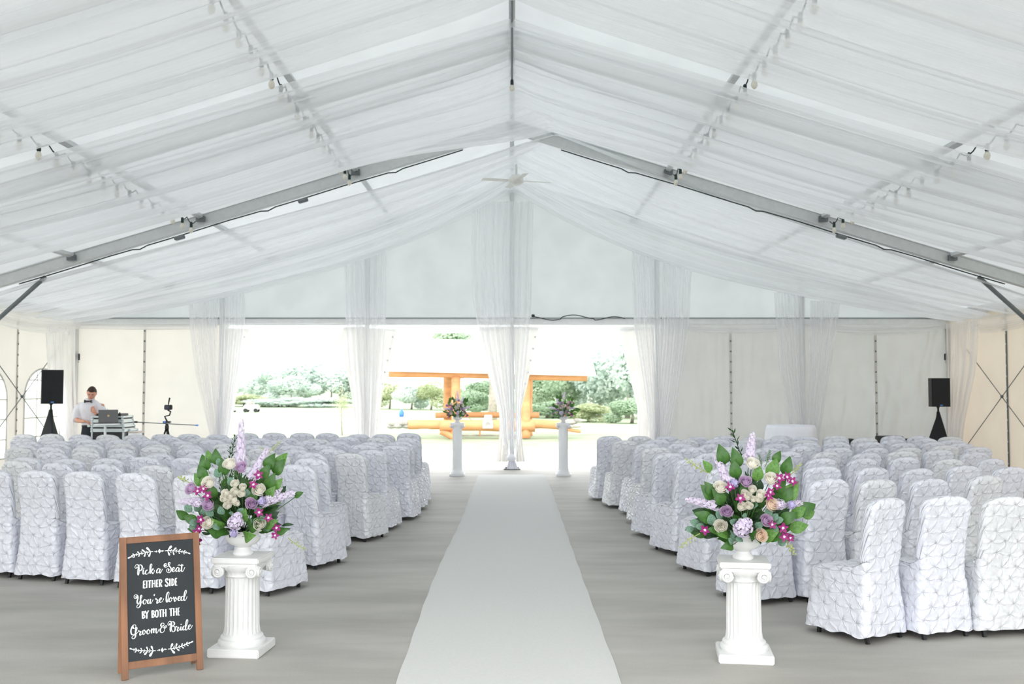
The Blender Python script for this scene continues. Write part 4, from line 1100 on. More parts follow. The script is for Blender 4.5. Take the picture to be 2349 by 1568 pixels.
script('lettering', R2, [[(300,330),(335,325),(338,368),(300,388),(265,355),(268,295),(320,262),(375,292),(390,370),(365,470),(372,540),(410,545),(450,480),(490,390),(522,320),(510,275),(480,310),(475,400),(480,520),(460,630),(400,692),(355,668),(372,605),(450,545),(560,478),(600,440)],
 [(650,440),(610,415),(565,470),(570,545),(610,567),(655,510),(648,435),(680,462),(722,468)],
 [(732,410),(710,480),(712,540),(742,547),(792,470),(802,400),(788,480),(792,537),(822,540),(862,470),(887,415)],
 [(955,408),(975,380),(990,420),(1035,430),(1015,490),(1017,540),(1050,525),(1092,460),(1140,420),(1167,375),(1140,358),(1100,410),(1095,480),(1132,512),(1192,470),(1237,385)],
 [(1350,480),(1395,300),(1407,200),(1380,173),(1340,230),(1318,350),(1318,460),(1342,507),(1392,455),(1420,390)],
 [(1470,362),(1425,385),(1405,455),(1440,492),(1490,440),(1490,370),(1455,342),(1500,390),(1545,375)],
 [(1540,335),(1572,380),(1580,440),(1600,482),(1642,420),(1642,360),(1620,338),(1628,380),(1680,402),(1752,370),(1772,320),(1745,308),(1710,350),(1705,420),(1737,457),(1792,410),(1820,360)],
 [(1890,330),(1850,308),(1810,350),(1800,430),(1840,452),(1890,380),(1950,250),(1977,160),(1960,113),(1925,160),(1900,280),(1890,400),(1907,452),(1950,430),(1997,315)]])
caps('lettering', R2, [(34,[(930,240),(918,298)]),(46,[(535,800),(542,1045)]),(34,[(545,815),(595,825),(592,880),(555,915),(605,940),(610,1000),(550,1038)]),
 (40,[(625,785),(680,900)]),(36,[(735,775),(680,900)]),(46,[(680,895),(680,1040)]),
 (46,[(850,775),(858,1015)]),(34,[(860,785),(910,798),(905,860),(870,885),(920,915),(920,975),(860,1008)]),
 (38,[(1010,768),(968,810),(965,940),(1000,992),(1040,955),(1045,820),(1010,768)]),
 (46,[(1125,755),(1130,992)]),(26,[(1070,762),(1185,745)]),(46,[(1215,735),(1215,985)]),(40,[(1300,728),(1305,972)]),(26,[(1215,860),(1300,850)]),
 (46,[(1465,715),(1472,958)]),(26,[(1408,727),(1525,712)]),(46,[(1560,700),(1562,950)]),(36,[(1640,692),(1647,940)]),(26,[(1560,825),(1640,815)]),
 (46,[(1700,688),(1702,940)]),(26,[(1700,697),(1752,688)]),(26,[(1700,808),(1745,800)]),(26,[(1700,932),(1757,920)])])
script('lettering', R3, [[(245,235),(230,280),(265,300),(312,262),(322,205),(290,175),(240,190),(185,275),(160,390),(190,490),(250,495),(312,435),(360,320),(362,268),(328,280),(312,390),(315,520),(282,610),(220,632),(193,592),(240,530),(330,470),(400,400),(422,352)],
 [(405,355),(432,385),(482,400),(455,460),(462,512),(492,500),(545,430)],
 [(600,340),(550,375),(545,460),(582,492),(622,440),(620,370),(585,335),(640,395),(690,400)], [(740,328),(695,365),(685,440),(722,477),(767,430),(763,360),(725,320),(780,375),(830,370)],
 [(842,300),(832,380),(832,452)], [(838,380),(880,308),(908,302),(903,370),(903,442)], [(908,380),(950,312),(988,302),(980,380),(1000,447),(1042,400),(1082,305)],
 [(1190,195),(1225,205),(1245,160),(1215,118),(1160,135),(1138,200),(1180,245),(1215,240),(1160,265),(1120,340),(1135,415),(1195,428),(1255,360),(1275,280),(1325,240),(1320,203),(1280,220),(1245,262),(1270,290),(1320,250)],
 [(1430,130),(1420,172),(1382,188),(1365,145),(1400,80),(1450,60),(1482,105),(1487,200),(1472,320),(1450,392),(1433,330),(1448,200),(1480,110),(1530,72),(1578,110),(1570,180),(1515,218),(1592,240),(1608,310),(1582,380),(1530,402),(1500,370),(1525,338)],
 [(1635,220),(1665,248),(1712,262),(1682,330),(1692,382),(1732,350),(1775,275)], [(1800,232),(1785,300),(1797,352),(1832,330),(1872,280)],
 [(1932,215),(1890,218),(1858,280),(1870,347),(1912,330),(1962,240),(2012,110),(2022,30),(2000,5),(1970,60),(1950,180),(1945,300),(1967,352),(2010,310),(2040,255),(2092,220),(2107,180),(2080,173),(2045,220),(2045,290),(2077,322),(2132,270),(2167,190)]])
def tear(mb, origin, a, b, wd):
    a = np.array(a, float); b = np.array(b, float); d = b - a; L = np.hypot(*d); d /= L; nrm = np.array((-d[1], d[0])); n = 9; v = []
    for i in range(n):
        t = i / (n - 1); w_ = wd * L * (t ** .9 * .9 + .08) * math.sqrt(max(0, 1 - t ** 5)) if i < n - 1 else 0.5
        for s in (1, -1):
            q = a + d * L * t + nrm * w_ * s; p = onboard(origin[0] + q[0] / K, origin[1] + q[1] / K); v.append(bp_(p[0], p[1], .0056))
    mb.add(v, [(2 * i, 2 * i + 1, 2 * i + 3, 2 * i + 2) for i in range(n - 1)])
def laurel(origin, stems, big, small, dia, dots):
    mb = MB()
    for st in stems:
        pts = [onboard(origin[0] + x / K, origin[1] + y / K) for x, y in catmull(st, 5)]; ribbon(mb, pts, lambda t, d: px2m * 26)
    for a, b in big: tear(mb, origin, a, b, .26)
    for a, b in small: tear(mb, origin, a, b, .21)
    for c, r_ in dots: blob(mb, origin, c, r_, r_)
    v = [onboard(origin[0] + (dia[0] + x) / K, origin[1] + (dia[1] + y) / K) for x, y in ((0, -80), (52, 0), (0, 80), (-52, 0))]
    mb.add([bp_(p[0], p[1], .0056) for p in v], [(0, 1, 2, 3)]); mb.build('laurel_ornament', M['chalk'], sign)
laurel(R1, [[(960,350),(880,350),(690,390),(500,425),(320,470),(190,535)],[(1350,325),(1440,315),(1620,325),(1800,340),(1960,360),(2100,395)]],
 [((880,350),(735,210)),((885,360),(810,520)),((720,375),(580,285)),((715,385),(665,520)),((530,415),(435,350)),((530,420),(480,518)),((375,465),(278,422)),((370,465),(315,552)),((250,515),(125,570)),
  ((1425,320),(1565,155)),((1430,325),(1500,482)),((1600,325),(1718,220)),((1600,330),(1640,460)),((1780,335),(1860,262)),((1790,340),(1820,428)),((1940,360),(2012,303)),((1940,365),(1980,438)),((2050,375),(2175,422))],
 [((790,370),(720,325)),((790,380),(760,450)),((620,395),(550,350)),((620,400),(580,460)),((450,435),(390,410)),((450,440),(400,490)),((300,490),(240,475)),((300,490),(260,545)),
  ((1510,320),(1580,270)),((1510,325),(1550,395)),((1690,330),(1750,280)),((1690,330),(1720,390)),((1870,345),(1920,310)),((1870,350),(1900,390)),((2000,365),(2055,350)),((2000,370),(2040,415))],
 (1165,332), [((1065,345),30),((1012,348),15),((1253,330),28),((1303,325),14)])
laurel(R3, [[(970,1020),(880,1025),(700,1025),(520,1020),(360,1005),(200,970)],[(1375,965),(1450,960),(1600,935),(1780,885),(1950,820),(2110,750)]],
 [((890,1020),(820,860)),((890,1025),(765,1212)),((720,1020),(668,888)),((720,1025),(595,1160)),((530,1020),(480,930)),((530,1025),(445,1108)),((360,1005),(312,925)),((360,1010),(285,1078)),((245,985),(115,945)),
  ((1450,955),(1525,775)),((1460,960),(1595,1110)),((1620,930),(1662,775)),((1630,930),(1745,1022)),((1800,880),(1847,775)),((1800,880),(1893,942)),((1950,815),(2012,730)),((1960,815),(2043,868)),((2080,775),(2195,708))],
 [((800,1020),(760,950)),((800,1025),(740,1085)),((620,1020),(590,970)),((620,1025),(560,1090)),((440,1015),(405,970)),((440,1015),(390,1060)),((280,990),(255,940)),((280,990),(240,1025)),
  ((1540,945),(1585,855)),((1540,950),(1600,985)),((1710,905),(1750,835)),((1710,905),(1775,948)),((1880,850),(1930,788)),((1880,850),(1940,882)),((2030,790),(2067,735)),((2030,790),(2088,803))],
 (1185, 997), [((1085,1000),30),((1025,1010),14),((1273,975),28),((1325,975),14)])

# ------------------------------------------------------------------ loudspeakers
def speaker(px, y, ztop, w_, h, rz, label, slabel):
    X = px
    t = empty('speaker_stand', (X, y, 0)); tag(t, slabel, 'speaker stand')
    zb = ztop - h
    MB().tube([(0, 0, .3), (0, 0, zb + .02)], .018, 10).build('pole', M['black'], t, True)
    v = []; n = 30; mz = 10; base = [(math.cos(a) * .42, math.sin(a) * .42) for a in (-PI / 2 + .5, -PI / 2 + .5 + 2 * PI / 3, -PI / 2 + .5 + 4 * PI / 3)]
    for i in range(mz):
        s = i / (mz - 1)
        for k in range(n):
            q = k / n * 3; e = int(q) % 3; f_ = q - int(q); bx = lerp(base[e][0], base[(e + 1) % 3][0], f_); by = lerp(base[e][1], base[(e + 1) % 3][1], f_)
            pinch = 1 - .12 * math.sin(PI * f_) * (1 - s)
            v.append((lerp(bx * pinch, .03 * math.cos(2 * PI * k / n), s), lerp(by * pinch, .03 * math.sin(2 * PI * k / n), s), lerp(.02, zb - .10, s ** .95)))
    mesh_obj('cloth_skirt', v, grid_faces(mz, n, True), M['blackcloth'], t)
    for bx, by in base: MB().tube([(bx * .98, by * .98, .02), (0, 0, .7)], .012, 6).build('leg', M['black'], t)
    c = empty('loudspeaker', (X, y, zb), rz); tag(c, label, 'loudspeaker')
    bm = MB(); d = .34
    prof = [(-w_ / 2, 0), (w_ / 2, 0), (w_ / 2 - .01, d * .55), (w_ * .30, d), (-w_ * .30, d), (-w_ / 2 + .01, d * .55)]
    n = len(prof); bm.add([(a, b - .15, 0) for a, b in prof] + [(a, b - .15, h) for a, b in prof], [tuple(range(n))[::-1], tuple(range(n, 2 * n))] + [(i, (i + 1) % n, n + (i + 1) % n, n + i) for i in range(n)])
    bm.build('cabinet', M['black'], c)
    MB().box((0, -.156, h / 2), (w_ - .02, .014, h - .03), None, .006).build('grille', M['blackcloth'], c)
    MB().box((.0, -.165, .03), (.05, .005, .02)).build('badge', M['blue'], c)
    MB().lathe([(.03, -.02), (.03, .0)], n=12).build('pole_socket', M['black'], c, True)
a = at(119, 887, 18); b = at(2152, 887, 20)
speaker(a.x, 18.0, at(119, 848, 18).z, .36, .61, .55, 'black loudspeaker on the left beside the arched window', 'black cloth skirted tripod stand under the left loudspeaker')
speaker(b.x, 20.0, at(2152, 867, 20).z, .37, .57, 0, 'black loudspeaker on the right in front of the rear corner', 'black cloth skirted tripod stand under the right loudspeaker')

# ------------------------------------------------------------------ round table with linen
tx = at(1815, 975, 17.6); tz = tx.z - .0
c = empty('cocktail_table', (tx.x, 17.6, 0)); tag(c, 'round high table under white linen behind the right block', 'table')
MB().lathe([(.39, tz - .03), (.40, tz - .015), (.39, tz)], n=40).build('tabletop', M['white_paint'], c)
MB().tube([(0, 0, .03), (0, 0, tz - .03)], .035, 12).build('leg', M['alu'], c); MB().lathe([(.25, 0), (.25, .02), (.05, .04)], n=24).build('base', M['alu'], c)
v = []; nr_ = 26; na = 144
for i in range(nr_):
    for k in range(na):
        t = 2 * PI * k / na
        if i < 6: r_ = .405 * i / 5 + .001; z = tz + .004
        else:
            s = (i - 5) / (nr_ - 6); fo = math.sin(t * 11 + .7 * math.sin(3 * t)) * .5 + .4 * math.sin(t * 5 + 1); r_ = .41 + .012 + s * .10 + s ** .7 * .05 * fo; z = tz + .002 - s * (tz - .03)
        v.append((r_ * math.cos(t), r_ * math.sin(t), z))
o = mesh_obj('tablecloth', v, grid_faces(nr_, na, True), M['cloth'], None, True, loc=(tx.x, 17.6, 0)); tag(o, 'white floor length linen tablecloth on the round table', 'tablecloth')

# dark cases along the foot of the right gable wall
for k, (x0, x1, zt, lab) in enumerate(((1912, 1962, .66, 'low black equipment case right of the linen table'), (1972, 2012, .64, 'second low black case along the right gable wall'), (2016, 2066, .72, 'tallest black case along the right gable wall'), (2074, 2112, .66, 'black case nearest the right loudspeaker'))):
    xa = at(x0, 1000, 20.2).x; xb = at(x1, 1000, 20.2).x
    c = empty('equipment_case', ((xa + xb) / 2, 20.2, 0)); tag(c, lab, 'case', 'black cases along the right gable wall')
    MB().box((0, 0, zt / 2), (xb - xa, .4, zt), None, .015).build('body', M['black'], c)
    MB().box((0, -.205, zt * .62), (xb - xa - .04, .012, .02)).build('lid_seam', M['alu_d'], c)
    for s in (-1, 1): MB().box((s * (xb - xa) * .3, -.212, zt * .62), (.05, .015, .06)).build('latch', M['silver'], c)

# ------------------------------------------------------------------ DJ desk
YD = 17.2
def DX(px): return at(px, 900, YD).x
def DZ(py): return at(200, py, YD).z
def flight_case(x0, x1, z0, z1, y, dep, label, nl=3, lidz=None):
    c = empty('flight_case', ((x0 + x1) / 2, y, z0)); tag(c, label, 'case', 'flight cases of the DJ desk')
    W = x1 - x0; H = z1 - z0
    MB().box((0, 0, H / 2), (W - .02, dep - .02, H - .01)).build('body', M['black'], c)
    for zz, nm in ((.014, 'lower_edge'), (H - .014, 'upper_edge')):
        g = MB()
        for sy in (-1, 1): g.box((0, sy * (dep / 2 - .008), zz), (W, .024, .028), None, .003)
        for sx in (-1, 1): g.box((sx * (W / 2 - .008), 0, zz), (.024, dep, .028), None, .003)
        g.build(nm, M['silver'], c)
    for sx in (-1, 1):
        for sy in (-1, 1):
            MB().box((sx * (W / 2 - .01), sy * (dep / 2 - .01), H / 2), (.028, .028, H), None, .003).build('corner_edge', M['silver'], c)
            for zz in (.02, H - .02): MB().ball((sx * (W / 2 - .008), sy * (dep / 2 - .008), zz), .026, 10, 6).build('ball_corner', M['silver'], c, True)
    for k in range(nl):
        x = (k - (nl - 1) / 2) * W / nl * .95
        g = MB(); g.box((x, -dep / 2 - .003, H / 2), (.13, .012, min(.12, H * .8)), None, .004); g.build('handle_dish', M['silver'], c)
        g = MB(); g.tube([(x - .04, -dep / 2 - .012, H / 2), (x - .02, -dep / 2 - .03, H / 2), (x + .02, -dep / 2 - .03, H / 2), (x + .04, -dep / 2 - .012, H / 2)], .009, 6); g.build('handle', M['black'], c)
    return c
x0, x1 = DX(226), DX(299)
flight_case(x0, x1, 0, DZ(985), YD, .5, 'lower black and silver flight case of the DJ desk', 3)
flight_case(x0, x1, DZ(985), DZ(974), YD, .5, 'thin silver lid tray between the two big DJ cases', 0)
flight_case(x0, x1 - .02, DZ(974), DZ(964), YD, .48, 'thin silver drawer case under the mixer case', 0)
flight_case(x0, x1 - .03, DZ(964), DZ(953), YD, .46, 'upper flight case holding the mixer', 1)
c = empty('mixer', ((x0 + x1) / 2 - .02, YD, DZ(953))); tag(c, 'dark mixer with knobs on top of the DJ cases', 'mixer')
MB().box((0, 0, .02), (.42, .34, .04), None, .006).build('body', M['black'], c)
for k in range(8):
    MB().lathe([(.012, .04), (.010, .062), (.001, .062)], n=8).build('knob', M['silver' if k % 3 == 0 else 'black'], c, True, loc=(-.17 + k * .048, -.10, 0))
MB().tube([(-.10, .05, .03), (-.10, .04, .12)], .004, 5).build('antenna', M['alu_d'], c)
# laptop on a pole stand
lx = DX(272); c = empty('laptop_stand', (lx - .04, YD - .42, 0)); tag(c, 'white pole stand in front of the DJ cases', 'stand')
sz = at(272, 971, YD - .42).z
MB().tube([(0, 0, .02), (0, 0, sz - .02)], .022, 12).build('pole', M['white_paint'], c, True)
MB().lathe([(.18, 0), (.18, .015), (.03, .03)], n=24).build('base', M['white_paint'], c)
MB().box((.02, .06, sz - .012), (.34, .24, .02), None, .004).build('shelf', M['white_paint'], c)
c = empty('laptop', (lx - .02, YD - .36, sz), .45); tag(c, 'grey laptop seen from behind its open lid', 'laptop')
MB().box((0, .08, .008), (.33, .22, .014), None, .004).build('keyboard_base', M['grey_lid'], c)
Rl = Matrix.Rotation(-.25, 3, 'X')
MB().box((0, -.055, .125), (.31, .009, .22), Rl @ Matrix.Rotation(0, 3, 'Z'), .004).build('lid', M['grey_lid'], c)
MB().lathe([(.001, 0), (.018, 0), (.018, .003), (.001, .003)], n=16, cap=False).build('lid_emblem', M['brass'], c, False, loc=(0, -.062, .13), rot=(PI / 2 - .25, 0, 0))
bx = at(303, 983, 17.3)
flight_case(bx.x - .16, bx.x + .02, 0, bx.z, 17.35, .35, 'small black case at the right end of the DJ desk', 1)
c = empty('paper_tray', (at(311, 991, 16.9).x, 16.9, 0)); tag(c, 'pale papers on a small low stand right of the DJ desk', 'papers')
MB().box((0, 0, at(300, 992, 16.9).z / 2), (.16, .2, at(300, 992, 16.9).z)).build('box', M['white_paint'], c)
for k in range(4): MB().box((.004 * k, .003 * k, at(300, 992, 16.9).z + .006 + k * .007), (.17, .21, .006)).build('paper', M['cloth' if k % 2 else 'brass'], c)

# ------------------------------------------------------------------ camera slider on a tripod
YS = 17.0; cx_ = at(384, 970, YS).x
c = empty('tripod', (cx_, YS, 0)); tag(c, 'black tripod carrying the long camera slider', 'tripod')
hz = at(384, 979, YS).z
for k in range(3):
    a_ = -.4 + k * 2 * PI / 3
    MB().tube([(0, 0, hz), (math.cos(a_) * .14, math.sin(a_) * .14, hz * .62), (math.cos(a_) * .34, math.sin(a_) * .34, .0)], [.016, .013, .009], 7).build('leg', M['black'], c, True)
MB().lathe([(.03, hz - .05), (.035, hz), (.025, hz + .04), (.02, hz + .06)], n=14).build('head', M['black'], c, True)
o = empty('camera_slider', (cx_, YS, hz + .065)); tag(o, 'long camera slider rail balanced on the tripod', 'slider')
MB().tube([(at(313, 970, YS).x - cx_, 0, .02), (at(452, 977, YS).x - cx_, 0, -.035)], .008, 8).build('rail', M['alu_d'], o, True)
MB().box((-.53, 0, .02), (.05, .05, .03), None, .005).build('end_foot', M['black'], o); MB().box((.51, 0, -.035), (.05, .03, .025), None, .005).build('end_cap', M['blue'], o)
MB().box((0, 0, .02), (.12, .08, .03), None, .005).build('carriage', M['black'], o); MB().box((-.025, -.045, .02), (.035, .02, .035), None, .005).build('knob', M['blue'], o)
o = empty('video_camera', (cx_ + .02, YS, hz + .10)); tag(o, 'small black video camera with microphone on the slider', 'camera')
MB().tube([(-.02, 0, 0), (-.06, 0, .08), (.02, 0, .10), (.04, 0, .16), (-.01, 0, .19)], .014, 7).build('ball_head', M['black'], o, True)
MB().box((0, 0, .235), (.13, .06, .085), None, .01).build('body', M['black'], o); MB().box((-.01, -.033, .235), (.07, .006, .05)).build('screen', M['lens'], o)
MB().lathe([(.03, 0), (.03, .07)], n=16).build('lens', M['black'], o, True, loc=(.0, .03, .235), rot=(-PI / 2, 0, 0))
MB().tube([(0, 0, .28), (.005, 0, .32), (.02, 0, .40)], [.008, .012, .014], 7).build('microphone', M['black'], o, True)

# ------------------------------------------------------------------ person at the desk
YPp = 17.75; kx = at(212, 950, YPp).x
per = empty('person', (kx, YPp, 0)); tag(per, 'man in white shirt and black bow tie bending over the DJ desk', 'person')
def fused(name, mb, mt, parent, vox=.012, smooth=6):
    """closed shapes fused into one continuous surface"""
    o = mb.build(name, mt, parent)
    md = o.modifiers.new('r', 'REMESH'); md.mode = 'VOXEL'; md.voxel_size = vox; md.use_smooth_shade = True
    sm = o.modifiers.new('s', 'SMOOTH'); sm.iterations = smooth; sm.factor = .6
    dg = bpy.context.evaluated_depsgraph_get(); m2 = bpy.data.meshes.new_from_object(o.evaluated_get(dg))
    o.modifiers.clear(); o.data = m2; m2.materials.clear(); m2.materials.append(mt)
    m2.polygons.foreach_set('use_smooth', [True] * len(m2.polygons)); return o
def loft(mb, secs, n=24):
    """secs: (z, cx, cy, rx, ry)"""
    v = []
    for z, cx, cy2, rx, ry in secs:
        for k in range(n):
            t = 2 * PI * k / n; c, s2 = math.cos(t), math.sin(t)
            v.append((cx + rx * (abs(c) ** .85) * (1 if c > 0 else -1), cy2 + ry * (abs(s2) ** .85) * (1 if s2 > 0 else -1), z))
    return mb.add(v, grid_faces(len(secs), n, True) + [tuple(range(n))[::-1], tuple(range((len(secs) - 1) * n, len(secs) * n))])
Larm = [(-.185, -.08, 1.415), (-.225, -.07, 1.30), (-.255, -.07, 1.15)]; Lfore = [(-.255, -.07, 1.15), (-.18, -.16, 1.115), (-.04, -.27, 1.105), (.0, -.29, 1.105)]
Rarm = [(.20, -.09, 1.40), (.235, -.10, 1.29), (.24, -.13, 1.18)]; Rfore = [(.24, -.13, 1.18), (.215, -.22, 1.20), (.175, -.295, 1.255)]
b = MB(); loft(b, [(.96, 0, 0, .13, .09), (1.2, 0, -.03, .13, .08), (1.38, 0, -.07, .15, .08), (1.45, .01, -.09, .07, .06), (1.52, .03, -.11, .052, .055), (1.58, .045, -.13, .05, .055)])
b.tube(Larm, [.05, .042, .04], 12); b.tube(Lfore, [.042, .040, .030, .027], 12); b.tube(Rarm, [.05, .042, .04], 12); b.tube(Rfore, [.042, .038, .028], 12)
for s in (-1, 1): b.tube([(s * .085, 0, .97), (s * .12, -.01, .5), (s * .13, .03, .08)], [.08, .055, .04], 12)
fused('body', b, M['skin'], per)
b = MB(); loft(b, [(1.0, 0, 0, .165, .12), (1.08, 0, -.01, .175, .125), (1.20, 0, -.03, .172, .125), (1.32, 0, -.06, .19, .13), (1.40, .005, -.08, .185, .115), (1.445, .01, -.09, .13, .09), (1.485, .02, -.10, .068, .068)])
b.tube([(-.09, -.08, 1.39), (-.165, -.08, 1.375)] + Larm[1:] + [(-.225, -.11, 1.125)], [.045, .072, .074, .070, .064], 14); b.tube([(.10, -.08, 1.38), (.17, -.09, 1.365)] + Rarm[1:] + [(.236, -.155, 1.185)], [.045, .070, .070, .066, .060], 14)
fused('shirt', b, M['shirt'], per, .012, 4)
b = MB(); loft(b, [(.80, 0, 0, .17, .12), (.90, 0, 0, .175, .13), (1.02, 0, 0, .163, .118)])
for s in (-1, 1): b.tube([(s * .085, 0, .88), (s * .12, -.01, .5), (s * .13, .02, .06)], [.10, .078, .068], 14)
fused('trousers', b, M['trouser'], per, .014, 3)
loft(MB(), [(0, 0, 0, .171, .126), (.035, 0, 0, .171, .126)]).build('belt', M['leather'], per, True, loc=(0, 0, 1.0))
MB().box((0, -.128, 1.018), (.05, .012, .035), None, .004).build('belt_buckle', M['silver'], per)
g = MB()
for s in (-1, 1): g.add([(0, -.012, 0), (s * .065, -.02, .028), (s * .065, -.02, -.028), (0, .012, 0), (s * .065, .012, .028), (s * .065, .012, -.028)], [(0, 1, 2), (3, 5, 4), (0, 3, 4, 1), (0, 2, 5, 3), (1, 4, 5, 2)])
g.ball((0, -.014, 0), .016, 8, 6); g.build('bow_tie', M['black'], per, loc=(.015, -.205, 1.455))
for s in (-1, 1): MB().add([(0, -.01, 0), (s * .055, -.01, -.045), (s * .085, .03, .03), (s * .03, .03, .045)], [(0, 1, 2, 3)]).build('collar', M['shirt'], per, loc=(.015, -.17, 1.475))
for k in range(4): MB().ball((0, 0, 0), .007, 6, 4).build('button', M['cloth'], per, loc=(.005, (-.195, -.17, -.155, -.145)[k], 1.37 - k * .08))
# head: tilted forward and to his left
hd = empty('head', (.055, -.155, 1.60), 0, per); hd.rotation_euler = (.62, .12, .25)
v = []; n = 28; m_ = 22
for i in range(m_):
    ph = PI * i / (m_ - 1); zz = math.cos(ph)
    for k in range(n):
        t = 2 * PI * k / n; r_ = math.sin(ph); x = r_ * math.cos(t); y = r_ * math.sin(t)
        w_ = 1 - .22 * max(0, -zz) ** 1.5; X = x * .078 * w_; Y = y * .098 * (1 - .12 * max(0, -zz)); Z = zz * .122
        if y < 0:
            Y -= .014 * math.exp(-((Z + .012) / .03) ** 2 - (X / .012) ** 2); Y -= .008 * math.exp(-((Z + .085) / .02) ** 2 - (X / .03) ** 2)
            Y += .009 * math.exp(-((Z - .012) / .016) ** 2 - ((abs(X) - .032) / .018) ** 2)
        v.append((X, Y, Z))
mesh_obj('face', v, grid_faces(m_, n, True), M['skin'], hd)
g = MB(); g.ball((0, 0, 0), 1, 24, 16); hv = []
hb = MB()
for i in range(14):
    ph = PI * .56 * i / 13
    for k in range(28):
        t = 2 * PI * k / 28; r_ = math.sin(ph); f_ = 1.0
        y = r_ * math.sin(t); zlim = math.cos(ph)
        if y < 0: zlim = max(zlim, .45 + .3 * y * -1 * 0 + .25 * abs(math.cos(t)) * 0)
        hv.append((r_ * math.cos(t) * .083, y * .103 if not (y < 0 and math.cos(ph) < .5) else y * .07, max(math.cos(ph), .42 if y < -.2 else -1) * .130))
mesh_obj('hair', hv, grid_faces(14, 28, True), M['hair'], hd)
for s in (-1, 1):
    MB().ball((s * .079, .005, -.005), .022, 10, 8, (.35, .7, 1.1)).build('ear', M['skin'], hd, True)
    MB().ball((s * .031, -.083, .012), .011, 10, 8, (1, 1, .55)).build('eye', M['hair'], hd, True)
    MB().ball((s * .031, -.084, .017), .012, 10, 8, (1.1, 1, .6)).build('eyelid', M['skin'], hd, True)
    MB().tube([(s * .016, -.094, .032), (s * .032, -.096, .037), (s * .048, -.086, .031)], .004, 5).build('eyebrow', M['hair'], hd, True)
MB().tube([(-.024, -.088, -.052), (0, -.098, -.050), (.024, -.088, -.052)], .005, 6).build('mouth', M['orchid'] if False else M['skin'], hd, True)
def hand(p, fwd, up, name='hand'):
    h = empty(name, p, 0, per); q = Matrix((Vector(fwd).cross(Vector(up)).normalized(), Vector(fwd).normalized(), Vector(up).normalized())).transposed(); h.rotation_euler = q.to_euler()
    MB().ball((0, .04, 0), .04, 12, 8, (.95, 1.15, .42)).build('palm', M['skin'], h, True)
    for k, L in enumerate((.062, .07, .066, .052)):
        x = -.027 + k * .018
        MB().tube([(x, .07, 0), (x * 1.05, .07 + L * .45, -.010), (x, .07 + L * .75, -.030), (x, .07 + L * .8, -.05)], [.009, .0085, .008, .006], 7).build('finger', M['skin'], h, True)
    MB().tube([(-.03, .03, -.005), (-.052, .055, -.018), (-.045, .085, -.034)], [.012, .010, .007], 7).build('thumb', M['skin'], h, True)
hand((-.005, -.29, 1.105), (1, -.35, -.05), (0, .2, 1)); hand((.175, -.295, 1.255), (-.45, -.1, .8), (0, -1, 0))
for s in (-1, 1): MB().box((s * .133, -.06, .035), (.09, .27, .07), None, .025).build('shoe', M['leather'], per, True)

# ------------------------------------------------------------------ outside: log shelter, trees, lawn things
YO = 33.5
sh = empty('log_shelter', (0, YO, 0)); tag(sh, 'orange log frame shelter with white roof on the lawn outside', 'shelter')
def op(px, py, Y=YO): p = at(px, py, Y); return Vector((p.x, Y - YO, p.z))
def log(name, a, b, r, mt=M['log'], n=12):
    a = Vector(a); b = Vector(b); k = 12; rnd = random.Random(int(a.x * 97)); pts = []; rr = []
    for i in range(k + 1):
        t = i / k; pts.append(a.lerp(b, t) + Vector((0, 0, .01 * math.sin(5 * t)))); rr.append(r * (1 + .05 * math.sin(7 * t + rnd.random() * 3)))
    return MB().tube(pts, rr, n).build(name, mt, sh, True)
log('front_beam', op(893, 857), op(1348, 866), .11)
log('rear_beam', op(893, 850, YO + 2.6), op(1325, 858, YO + 2.6), .10)
for px, Y in ((1047, YO), (1028, YO + 1.6), (1207, YO), (1213, YO + 1.6)):
    zt = op(px, 862, Y).z; log('post', (op(px, 900, Y).x, Y - YO, 0), (op(px, 900, Y).x, Y - YO, zt), .15)
log('cross_log', op(1010, 976), op(1228, 976), .19); 
log('left_log', op(938, 974), op(1018, 973), .155); log('right_log', op(1215, 972), op(1296, 974), .155)
log('bench_log', op(1000, 952, YO + 1.4), op(1238, 951, YO + 1.4), .10)
log('log_knuckle', op(1012, 988) , op(1046, 1004) , .12)
for k, (x, y, r_) in enumerate(((903, 971, .13), (914, 976, .14), (926, 970, .15), (934, 977, .12), (898, 978, .1))):
    MB().ball(op(x, y), r_ * 1.2, 7, 5, (1.3, 1, .6)).build('grey_end_block', M['rock'], sh)
for k, (x, y) in enumerate(((1298, 966), (1312, 968), (1325, 964), (1306, 977), (1322, 976))):
    MB().ball(op(x, y), .15, 7, 5, (1.4, 1, .5)).build('pale_end_block', M['rock'], sh)
log('right_low_log', op(1285, 984), op(1333, 988), .06)
MB().box(op(1120, 973, YO - .2), (.34, .05, .26), None, .01).build('sign_plate', M['white_paint'], sh)
MB().lathe([(.001, 0), (.09, 0), (.09, .02), (.001, .02)], n=18, cap=False).build('sign_disc', M['rock'], sh, loc=op(1120, 973, YO - .24), rot=(PI / 2, 0, 0))
MB().box(op(1121, 957, YO), (.26, .2, .16), None, .02).build('white_block', M['white_paint'], sh)
r0 = op(880, 851, YO - .4); r1 = op(1368, 862, YO - .4); r2 = op(1345, 789, YO + 1.4); r3 = op(905, 780, YO + 1.4); r2.y = 1.4; r3.y = 1.4
r4 = r1.copy(); r4.y = 3.2; r5 = r0.copy(); r5.y = 3.2
rf = MB()
for (A_, B_, C_, D_) in ((r0, r1, r2, r3), (r3, r2, r4, r5)):
    up = Vector((0, 0, .07)); rf.add([A_, B_, C_, D_, A_ + up, B_ + up, C_ + up, D_ + up], [(0,1,2,3),(4,7,6,5),(0,4,5,1),(1,5,6,2),(2,6,7,3),(3,7,4,0)])
rf.build('roof', M['metalroof'], sh)
